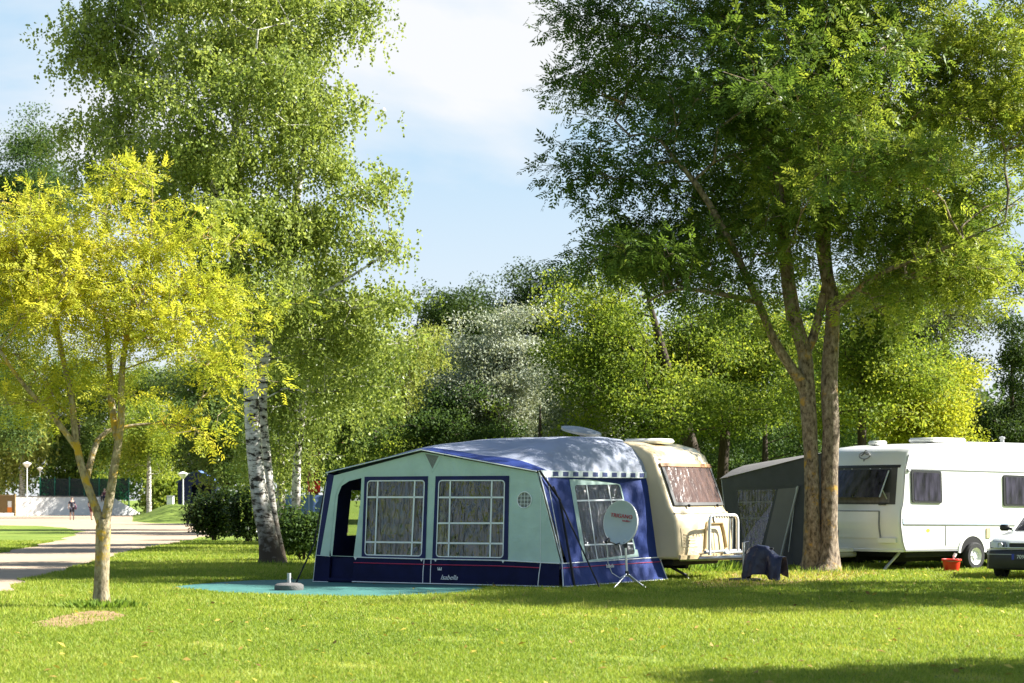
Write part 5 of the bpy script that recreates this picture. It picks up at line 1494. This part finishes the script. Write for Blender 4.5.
# roof fittings
mb = MB(); mb.box(wv.w(-1.9, .75, 2.90), (1.1, .8, .11), MW, .05); mb.build('roof_box', M['whitepaint'], wc, smooth=40)
mb = MB(); mb.box(wv.w(-.75, 1.5, 2.84), (.34, .34, .10), MW, .045); mb.build('roof_vent', M['whiteplastic'], wc, smooth=40)
fl = wv.w(-3.9, .55, 2.84)
mb = MB(); mb.lathe([(.05, 0), (.05, .13), (.07, .13), (.07, .17), (0, .19)], 14, fl); mb.build('flue', M['greyplastic'], wc, smooth=40)

# --- grey porch awning beyond it
gR = wv.w(-.25, 2.34, 0); gL = gR + WW * 2.55
pr = empty('porch_awning', gR.lerp(gL, .5) - FW * .8, 'grey porch awning with pale side window beside the white caravan', 'awning')
gp_ = Plane(gR, gL, gR + Vector((0, 0, 1)))
def PG(l): return [gp_.hit(*p) for p in l]
TR, TLg = PG([(826, 452.5)])[0], PG([(721.5, 479)])[0]
gL = PG([(731, 564)])[0]; gL.z = 0; gR2 = PG([(826, 563)])[0]; gR2.z = 0
back = -FW * 2.4
PK = PG([(770, 457)])[0] - FW * .9 + Vector((0, 0, .08))
gw = PG([(736.5, 490), (776, 489.5), (760, 551), (744, 551)])
gpn = PG([(778, 489), (797.5, 487.5), (783, 556), (763, 553)])
mb = MB(); mb.sheet([TLg, TR, gR2 + Vector((0, 0, .01)), gL + Vector((0, 0, .01))], gp_.n, 0, .006, [gw, gpn]); mb.build('front_wall', M['darkcanvas'], pr)
mb = MB(); mb.sheet(gw, gp_.n, -.003, .003); wn = mb.build('window_pane', pane_mat('porch_vinyl', (.30, .32, .45), .10, .14, .7, (6, 6, .7), 2.4, (0, .5, 0)), pr)
mb = MB(); strip(gp_, [(738, 502), (773, 502)], .014, .004, .004, mb); strip(gp_, [(741, 518), (769, 518)], .014, .004, .004, mb); mb.build('glazing_bar', M['greyline'], wn)
mb = MB(); mb.sheet(gpn, gp_.n, -.002, .004); mb.build('pale_panel', M['greycanvas'], pr)
rows = []
for i in range(9):
    t = i / 8; f = TLg.lerp(TR, t) + FW * .06
    r3 = []
    for k in range(7):
        s = k / 6; p = f + back * s
        p.z += .34 * math.sin(math.pi * s) ** .8 * (1 - t) ** .6 + .03 * math.sin(math.pi * s)
        r3.append(p)
    rows.append(r3)
mb = MB(); mb.thick_grid(rows, -.006); mb.build('roof', M['greycanvas'], pr, smooth=40)
mb = MB(); mb.sheet(PG([(721.5, 479), (826, 452.5), (826, 456), (803, 485.5), (725, 488)]), gp_.n, .012, .008); mb.build('gable_panel', M['darkcanvas'], pr)
mb = MB(); mb.sheet([gL, gL + back, TLg + back, TLg], WW, 0, .006); mb.build('side_wall', M['darkcanvas'], pr)
mb = MB(); a, b = PG([(800, 486), (782, 565)]); mb.tube([a + gp_.n * .06, b + gp_.n * .10], .028, 8); mb.tube(PG([(721.5, 479)]) + [gL], .016, 6); tag(mb.build('pole', M['greyplastic'], pr, smooth=50))
mb = MB(); mb.tube([a + gp_.n * .05 for a in PG([(798, 487)])] + [PG([(790, 552)])[0] + gp_.n * .05], .008, 6); mb.build('guy_rope', M['piping'], pr)

# ------------------------------------------------------------------ red bucket
bp_ = gnd(951.5, 572.2)
bk = empty('bucket', bp_, 'red plastic bucket on the grass under the white caravan', 'bucket')
mb = MB(); mb.lathe([(0, .01), (.145, .01), (.15, 0), (.155, .01), (.19, .25), (.215, .252), (.215, .285), (.205, .29), (.19, .275), (.145, .02), (0, .02)], 28, bp_); mb.build('pail', M['red'], bk, smooth=35)
mb = MB(); mb.tube([bp_ + Vector((.20 * math.cos(a), -.03 - .16 * math.sin(a), .27 - .03 * math.sin(a))) for a in [math.pi * k / 14 for k in range(15)]], .006, 6); mb.build('handle', M['steel'], bk)
mb = MB(); mb.tube([bp_ + Vector((.03, 0, .1)), bp_ + Vector((.06, .03, .36))], .018, 8); mb.tube([bp_ + Vector((.06, .03, .33)), bp_ + Vector((.10, .05, .40))], .035, 8); mb.build('brush', M['whiteplastic'], bk, smooth=40)

# ------------------------------------------------------------------ car at the right edge
th_ = R(33); CF = Vector((-math.sin(th_), -math.cos(th_), 0)); CR = Vector((-math.cos(th_), math.sin(th_), 0))  # forward, image-left
fl = gnd(985, 579.5); fl = Vector((fl.x, fl.y, 0))
car_o = fl - CR * .84
car = empty('parked_car', car_o - CF * 1.9, 'silver-white car with black bumper parked nose towards the camera at right', 'car')
def cw(x, y, z): return car_o + CF * x + CR * y + Vector((0, 0, z))
MC = Matrix((CF, CR, Vector((0, 0, 1)))).transposed()
def loft(secs, name, m, parent=car, smooth=35, cap=True):
    """secs: (x, half width bottom, half width top, z bottom, z top, round)"""
    rows = []
    for (x, hb, ht, zb, zt, rd) in secs:
        row = []
        for s in (-1, 1):
            pts = [(0, zb), (hb * .6, zb), (hb, zb + rd * .5), ((hb * .35 + ht * .65), zb + (zt - zb) * .55), (ht, zt - rd), (ht - rd * .35, zt - rd * .35), (ht - rd, zt), (ht * .5, zt + .012), (0, zt + .018)]
            pts = pts if s == 1 else pts[1:-1][::-1]
            row += [cw(x, s * p[0], p[1]) for p in pts]
        rows.append(row)
    mb = MB(); mb.grid(rows, True)
    n = len(rows[0])
    if cap: mb.f.append(tuple(range(n))); mb.f.append(tuple(range(len(mb.v) - n, len(mb.v))))
    return mb.build(name, m, parent, smooth=smooth)
loft([(-.02, .70, .62, .56, .72, .03), (-.06, .80, .74, .48, .765, .04), (-.25, .83, .79, .40, .82, .05), (-.7, .84, .80, .32, .88, .06), (-1.15, .84, .80, .28, .93, .06), (-2.2, .84, .80, .26, .95, .05), (-3.4, .84, .79, .30, .95, .05), (-4.0, .80, .74, .40, .93, .06), (-4.1, .7, .66, .5, .88, .05)], 'body', M['carpaint'])
loft([(-1.28, .74, .70, .92, .935, .005), (-1.80, .74, .60, .93, 1.36, .05), (-2.2, .75, .60, .93, 1.42, .06), (-3.0, .75, .59, .93, 1.40, .06), (-3.75, .70, .52, .93, 1.10, .05), (-3.95, .66, .5, .92, .95, .01)], 'cabin', M['glass'])
loft([(-1.78, .56, .57, 1.345, 1.375, .01), (-2.2, .59, .60, 1.405, 1.440, .012), (-3.1, .58, .59, 1.385, 1.415, .012)], 'roof', M['carpaint'])
mb = MB()
for s in (-1, 1):
    mb.tube([cw(-1.28, s * .72, .94), cw(-1.80, s * .59, 1.36)], .03, 8); mb.tube([cw(-2.35, s * .75, .94), cw(-2.35, s * .605, 1.42)], .03, 8); mb.tube([cw(-3.95, s * .66, .94), cw(-3.1, s * .585, 1.39)], .04, 8)
mb.build('pillar', M['carpaint'], car, smooth=40)
loft([(.04, .66, .64, .25, .555, .04), (.02, .76, .74, .21, .575, .04), (-.12, .845, .835, .19, .585, .05), (-.55, .85, .845, .21, .57, .05)], 'bumper', M['black'])
mb = MB(); mb.tube([cw(-.5, .858, .50), cw(-.14, .85, .50), cw(.025, .76, .50), cw(.05, .6, .50), cw(.05, -.6, .50), cw(.025, -.76, .50)], .010, 6); mb.build('bumper_trim', M['greyplastic'], car)
for s in (-1, 1):
    q0 = [cw(-.005, s * .40, .615), cw(-.045, s * .73, .625), cw(-.10, s * .765, .64), cw(-.13, s * .765, .745), cw(-.085, s * .70, .755), cw(-.03, s * .40, .735)]
    nrm_ = CF if True else None
    mb = MB(); mb.sheet(q0, (CF + CR * s * .15).normalized(), .035, .06); h = mb.build('headlight', M['lamp'], car)
    c = cw(.012, s * .52, .68); mb = MB(); mb.lathe([(0, .0), (.05, .0), (.055, .02), (.05, .03)], 16, c, CF); mb.build('reflector', M['alu'], h, smooth=40)
mb = MB(); mb.box(cw(.0, 0, .675), (.05, .70, .085), MC, .02); g_ = mb.build('grille', M['black'], car)
mb = MB(); mb.box(cw(.012, 0, .632), (.05, 1.30, .018), MC, .005); mb.box(cw(-.006, 0, .725), (.05, .72, .014), MC, .005); mb.build('grille_bar', M['carpaint'], g_)
mb = MB(); pc = cw(.062, .02, .455); mb.box(pc, (.015, .52, .115), MC, .004); pl_ = mb.build('number_plate', M['plate'], car)
mb = MB(); mb.box(pc + CR * .235 + CF * .009, (.006, .05, .112), MC); mb.build('plate_band', M['plateblue'], pl_)
letters('709 MW', .10, M['piping'], pl_, pc - CR * .02 + CF * .010, -CR, (0, 0, 1), depth=.002)
for s in (-1, 1):
    mb = MB(); mb.box(cw(-1.40, s * .93, 1.00), (.09, .20, .13), MC, .035); mb.tube([cw(-1.4, s * .78, .97), cw(-1.40, s * .88, .99)], .025, 8); mb.build('mirror', M['black'], car, smooth=40)
for x in (-.72, -3.2):
    for s in (-1, 1): wheel(car, cw(x, s * .75, .29), CR * s, .29, .18, 'greyplastic')
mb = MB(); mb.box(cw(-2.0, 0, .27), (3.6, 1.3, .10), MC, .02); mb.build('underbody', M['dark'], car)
mb = MB()
for y in (-.25, .2): mb.tube([cw(-1.30, y, .955), cw(-1.42, y + .45, 1.02)], .01, 6)
mb.build('wiper', M['black'], car)

# ------------------------------------------------------------------ far left: wall, fence, lamps, people
a0, a1 = gnd(15, 515.2), gnd(105, 515.2)
dW = a0.y
wl = empty('ramp_wall', gnd(60, 515.2), 'long low white wall with sloping right end beyond the road', 'wall')
zt = CAMH + (HZ - 496.8) / F * dW
x1, x2 = (112 - CX) / F * dW, (142 - CX) / F * dW
x0 = (-30 - CX) / F * dW
wdir = Vector((.80, .60, 0)); wn_ = Vector((.60, -.80, 0))
w_mid = Vector((x1, dW, 0))
def onwall(px):       # point of the wall line under a column of the picture
    k = (px - CX) / F
    t = (w_mid.x - k * w_mid.y) / (k * wdir.y - wdir.x)
    return w_mid + wdir * t
q0, q1, q2 = onwall(-30), onwall(112), onwall(141)
Zz = Vector((0, 0, 1))
mb = MB(); mb.sheet([q0 - Zz * .1, q2 - Zz * .1, q2 + Zz * .15, q1 + Zz * zt, q0 + Zz * zt], wn_, 0, .35); mb.build('face', M['whiterender'], wl)
MWl = Matrix((wdir, -wn_, Zz)).transposed()
mb = MB(); mb.box((q0 + q1) / 2 - wn_ * .17 + Zz * (zt + .04), ((q1 - q0).length, .46, .08), MWl, .01); mb.build('coping', M['concrete'], wl)
dF = dW + 1.6
fe = empty('windscreen_fence', Vector(((85 - CX) / F * dF, dF, 0)), 'green mesh fence standing behind the top of the white wall', 'fence')
fx0, fx1 = (40 - CX) / F * dF, (129 - CX) / F * dF; fz0, fz1 = zt - .3, CAMH + (HZ - 478.5) / F * dF
mb = MB(); mb.sheet([Vector((fx0, dF, fz0)), Vector((fx1, dF, fz0)), Vector((fx1, dF, fz1)), Vector((fx0, dF, fz1))], (0, -1, 0), 0, .02); mb.build('mesh_panel', M['greenmesh'], fe)
for k in range(7):
    x = fx0 + (fx1 - fx0) * k / 6; mb = MB(); mb.tube([(x, dF - .06, 0), (x, dF - .06, fz1 + .15)], .06, 8); mb.build('post', M['greenpost'], fe)
# lamp posts
def lamp_post(base, h, label, big=1.0):
    r_ = empty('lamp_post', base, label, 'lamp post', 'lamp posts along the far road')
    b = Vector(base)
    mb = MB(); mb.tube([b, b + Vector((0, 0, h * .5)), b + Vector((0, 0, h))], [.09 * big, .07 * big, .06 * big], 10); mb.build('post', M['whiteplastic'], r_, smooth=50)
    mb = MB(); mb.lathe([(0, h - .05), (.12 * big, h), (.48 * big, h + .42 * big), (.52 * big, h + .50 * big), (.1 * big, h + .68 * big), (0, h + .70 * big)], 18, b); mb.build('lamp_shade', M['whiteplastic'], r_, smooth=40)
dl = 176
lamp_post(Vector(((27 - CX) / F * dl, dl, 0)), CAMH + (HZ - 467.5) / F * dl, 'white lamp post with funnel head in front of the white wall', .75)
dl = 198
lamp_post(Vector(((40 - CX) / F * dl, dl, 0)), CAMH + (HZ - 471) / F * dl, 'slimmer lamp post standing behind the white wall', .6)
dl = 150
lamp_post(Vector(((183 - CX) / F * dl, dl, .7)), CAMH + (HZ - 478.5) / F * dl - .7, 'white lamp post on the mound before the blue tent', .75)
# wooden notice board
dn = onwall(6).y - 1.6
nb = empty('notice_board', Vector(((8 - CX) / F * dn, dn, 0)), 'brown wooden notice board with white and orange poster by the wall', 'notice board')
c = Vector(((6 - CX) / F * dn, dn, 0)); zb, zt2 = CAMH + (HZ - 513) / F * dn, CAMH + (HZ - 494.8) / F * dn
mb = MB(); mb.box(c + Vector((0, 0, (zb + zt2) / 2)), (1.75, .25, zt2 - zb), None, .03); mb.build('board', M['wood'], nb)
for s in (-.8, .8): mb = MB(); mb.box(c + Vector((s, .0, zt2 / 2)), (.12, .34, zt2 + .12), None, .02); mb.build('post', M['wood'], nb)
mb = MB(); mb.box(c + Vector((.36, -.14, 1.05)), (.34, .02, .55)); po = mb.build('poster', M['whiteplastic'], nb)
mb = MB(); mb.box(c + Vector((.36, -.155, .55)), (.42, .02, .45)); mb.build('orange_sheet', M['orange'], nb)
# white bin and post on the mound
dB = 158
b = Vector(((170.5 - CX) / F * dB, dB, .85))
bi = empty('litter_bin', b, 'small white bin standing on the grassy mound', 'bin')
mb = MB(); mb.box(b + Vector((0, 0, .42)), (.52, .5, .84), None, .06); mb.build('bin_body', M['whiteplastic'], bi)
mb = MB(); mb.box(b + Vector((0, 0, .88)), (.58, .56, .09), None, .03); mb.build('lid', M['greyplastic'], bi)
# blue tent further back
dT = 166
tc_ = Vector(((199 - CX) / F * dT, dT, .8))
tn = empty('blue_tent', tc_, 'blue frame tent with dark open front beyond the grassy mound', 'tent')
Wt, Dp = 3.1, 2.6; ez, rz = 2.15, 3.05
def tt(x, y, z): return tc_ + Vector((x, y, z))
mb = MB(); rows = [[tt(-Wt / 2 - .15, y, ez - .1), tt(-Wt * .28, y, (ez + rz) / 2 + .05), tt(0, y, rz), tt(Wt * .28, y, (ez + rz) / 2 + .05), tt(Wt / 2 + .15, y, ez - .1)] for y in (-Dp / 2, 0, Dp / 2)]
mb.thick_grid(rows, .03); mb.build('roof', M['bluetent'], tn)
mb = MB(); mb.sheet([tt(-Wt / 2, -Dp / 2, 0), tt(Wt / 2, -Dp / 2, 0), tt(Wt / 2, -Dp / 2, ez - .1), tt(0, -Dp / 2, rz - .06), tt(-Wt / 2, -Dp / 2, ez - .1)], (0, -1, 0), 0, .02, [[tt(-.4, -Dp / 2, .3), tt(1.2, -Dp / 2, .3), tt(1.2, -Dp / 2, 1.9), tt(-.4, -Dp / 2, 1.9)]]); mb.build('front_wall', M['navy'], tn)
mb = MB(); mb.sheet([tt(-Wt / 2, Dp / 2, 0), tt(Wt / 2, Dp / 2, 0), tt(Wt / 2, Dp / 2, ez), tt(-Wt / 2, Dp / 2, ez)], (0, -1, 0), 0, .02); mb.build('back_wall', M['navy'], tn)
for s in (-1, 1): mb = MB(); mb.sheet([tt(s * Wt / 2, -Dp / 2, 0), tt(s * Wt / 2, Dp / 2, 0), tt(s * Wt / 2, Dp / 2, ez - .1), tt(s * Wt / 2, -Dp / 2, ez - .1)], (s, 0, 0), 0, .02); mb.build('side_wall', M['navy'], tn)
bx = tt(.9, -Dp / 2 - .5, 0)
cb = empty('white_box', bx, 'small white cool box in front of the blue tent', 'cool box')
mb = MB(); mb.box(bx + Vector((0, 0, .26)), (.8, .45, .46), None, .05); mb.build('box_body', M['whiteplastic'], cb); mb = MB(); mb.box(bx + Vector((0, 0, .53)), (.84, .49, .09), None, .03); mb.build('lid', M['whiteplastic'], cb)

# blue windbreak and red box behind the birches
dS = 66
ws = empty('windbreak', Vector(((300 - CX) / F * dS, dS, 0)), 'blue fabric windbreak stretched behind the thin birches', 'windbreak')
xa, xb = (272 - CX) / F * dS, (328 - CX) / F * dS
rows = [[Vector((xa + (xb - xa) * k / 12, dS + .06 * math.sin(k * 1.3), z)) for k in range(13)] for z in (1.70, .9, .08)]
mb = MB(); mb.thick_grid(rows, .01); mb.build('cloth', M['bluetent'], ws, smooth=60)
for k in range(4): x = xa + (xb - xa) * k / 3; mb = MB(); mb.tube([(x, dS - .03, 0), (x, dS - .03, 1.80)], .02, 8); mb.build('pole', M['steel'], ws)
dR = 67.4
rp_ = at(314.3, 487.6, dR)
rbx = empty('red_box', rp_, 'red box fixed to the trunk of the reddish pine', 'box')
mb = MB(); mb.box(rp_, (.40, .22, .36), None, .03); mb.build('case', M['red'], rbx); mb = MB(); mb.box(rp_ + Vector((0, -.02, .19)), (.44, .26, .04), None, .012); mb.build('lid', M['red'], rbx)

# ------------------------------------------------------------------ people
def skin_obj(name, joints, edges, m, parent, rootj=0, sub=2):
    me = bpy.data.meshes.new(name)
    me.from_pydata([Vector(j[:3]) for j in joints], edges, [])
    me.materials.append(m)
    o = link_mesh(name, me, parent)
    s = o.modifiers.new('skin', 'SKIN'); s.use_smooth_shade = True
    for i, j in enumerate(joints):
        r3 = j[3] if isinstance(j[3], tuple) else (j[3], j[3])
        me.skin_vertices[0].data[i].radius = r3
        me.skin_vertices[0].data[i].use_root = (i == rootj)
    d = o.modifiers.new('sub', 'SUBSURF'); d.levels = sub; d.render_levels = sub
    return o

def person(label, base, h, rz, top, legm, shorts=True, seated=False, bag=False, stride=.16, skin='skin', group='people by the far wall'):
    """facing +y before rotation"""
    root = empty('person', base, label, 'person', group, rz)
    k = h / 1.75
    V = lambda x, y, z: (x * k, y * k, z * k)
    hip = .92
    if seated:
        J = [(*V(0, 0, .48), .13 * k), (*V(0, -.02, .62), .12 * k), (*V(0, -.01, .82), .125 * k), (*V(0, 0, .96), .10 * k), (*V(0, .02, 1.05), .055 * k), (*V(0, .03, 1.15), .085 * k), (*V(0, .03, 1.25), .08 * k), (*V(0, .02, 1.32), .05 * k)]
        o = .44
        legs = [[(-.09, 0, .48, .09), (-.11, .40, .52, .07), (-.11, .44, .10, .045), (-.11, .54, .05, .04)], [(.09, 0, .48, .09), (.11, .40, .50, .07), (.12, .40, .08, .045), (.12, .50, .04, .04)]]
        arms = [[(-.17, 0, .94, .055), (-.23, .06, .70, .042), (-.14, .26, .58, .032), (-.11, .33, .55, .030)], [(.17, 0, .94, .055), (.24, .05, .70, .042), (.14, .26, .58, .032), (.11, .33, .55, .030)]]
        ztop = .96
    else:
        J = [(*V(0, 0, hip), .125 * k), (*V(0, 0, 1.06), .115 * k), (*V(0, -.01, 1.26), .13 * k), (*V(0, -.01, 1.40), .105 * k), (*V(0, .01, 1.49), .055 * k), (*V(0, .02, 1.59), .085 * k), (*V(0, .02, 1.68), .082 * k), (*V(0, .01, 1.74), .05 * k)]
        legs = [[(-.09, 0, .88, .09), (-.10, stride * .6, .48, .062), (-.10, stride, .09, .042), (-.10, stride + .13, .035, .036)], [(.09, 0, .88, .09), (.10, -stride * .3, .48, .062), (.10, -stride, .10, .042), (.10, -stride + .12, .035, .036)]]
        arms = [[(-.18, -.01, 1.39, .055), (-.25, -.06, 1.12, .042), (-.24, .04, .90, .032), (-.235, .07, .82, .034)], [(.18, -.01, 1.39, .055), (.25, .05, 1.12, .042), (.24, .12, .90, .032), (.235, .15, .82, .034)]]
    Ed = [(i, i + 1) for i in range(7)]
    def limb(l, start):
        p = start
        for x, y, z, r in l:
            J.append((*V(x, y, z), r * k)); Ed.append((p, len(J) - 1)); p = len(J) - 1
    for l in legs: limb(l, 0)
    for l in arms: limb(l, 3)
    body = skin_obj('body', J, Ed, M[skin], root)
    # clothes: slightly fuller skins over torso, upper arms and thighs
    Jt = [(j[0], j[1], j[2], j[3] * 1.13) for j in J[:4]]; Et = [(0, 1), (1, 2), (2, 3)]
    for l in arms:
        a = l[0]; b = l[1]; m_ = tuple(a[i] + (b[i] - a[i]) * .7 for i in range(3))
        Jt.append((*V(*a[:3]), a[3] * 1.25 * k)); Et.append((3, len(Jt) - 1)); Jt.append((*V(*m_), a[3] * 1.2 * k)); Et.append((len(Jt) - 2, len(Jt) - 1))
    skin_obj('shirt', Jt, Et, M[top], root, 1)
    Jp = [(J[0][0], J[0][1], J[0][2] + .02, J[0][3] * 1.12)]; Ep = []
    for l in legs:
        e = .85 if shorts else 1.0
        a, b = l[0], l[1]; m_ = tuple(a[i] + (b[i] - a[i]) * e for i in range(3))
        Jp.append((*V(*a[:3]), a[3] * 1.18 * k)); Ep.append((0, len(Jp) - 1)); Jp.append((*V(*m_), b[3] * 1.35 * k)); Ep.append((len(Jp) - 2, len(Jp) - 1))
        if not shorts: c = l[2]; Jp.append((*V(*c[:3]), c[3] * 1.3 * k)); Ep.append((len(Jp) - 2, len(Jp) - 1))
    skin_obj('shorts' if shorts else 'trousers', Jp, Ep, M[legm], root, 0)
    for l in legs:
        a, b = l[2], l[3]
        skin_obj('shoe', [(*V(a[0], a[1] - .02, .05 if not seated else a[2]), .045 * k), (*V(b[0], b[1], b[2]), .042 * k)], [(0, 1)], M['shoe'], root)
    hd = J[6]
    skin_obj('hair', [(hd[0], hd[1] - .03 * k, hd[2] - .03 * k, .082 * k), (hd[0], hd[1] - .015 * k, hd[2] + .05 * k, .075 * k)], [(0, 1)], M['hair'], root)
    fz = hd[2] - .035 * k
    mb = MB(); mb.lathe([(0, 0), (.012 * k, .004), (0, .03 * k)], 8, (0, hd[1] + .085 * k, fz - .02 * k), (0, 1, .2)); mb.build('nose', M[skin], root)
    mb = MB()
    for s in (-1, 1): mb.lathe([(0, -.01 * k), (.011 * k, 0), (0, .006 * k)], 8, (s * .032 * k, hd[1] + .080 * k, fz + .018 * k), (0, 1, 0))
    mb.build('eyes', M['hair'], root)
    if bag:
        mb = MB(); mb.box(V(.27, -.05, .95), (.12 * k, .30 * k, .34 * k), None, .04 * k); mb.tube([V(.25, -.05, 1.1), V(.10, -.02, 1.43), V(-.12, .0, 1.42)], .014 * k, 6); mb.build('shoulder_bag', M['bag'], root)
    return root
person('person in dark shirt and shorts with shoulder bag walking along the road', gnd(72, 520), 1.68, R(20), 'clothdark', 'clothdark', True, False, True)
person('person in a dark shirt partly hidden behind the young forked trunk', gnd(91.5, 520), 1.78, R(-30), 'clothdark', 'clothmaroon', True, False, False, .10)
sw = dW + .17
zs = zt + .08
person('person in dark clothes sitting on the white wall, nearer its sloping end', onwall(120.5 - 9) + wn_ * .12 + Zz * (zs - .52), 1.7, R(190), 'clothdark', 'clothdark', False, True)
person('person in dark maroon top sitting on the wall behind the forked trunk', onwall(104) + wn_ * .12 + Zz * (zs - .52), 1.65, R(165), 'clothmaroon', 'clothdark', False, True)
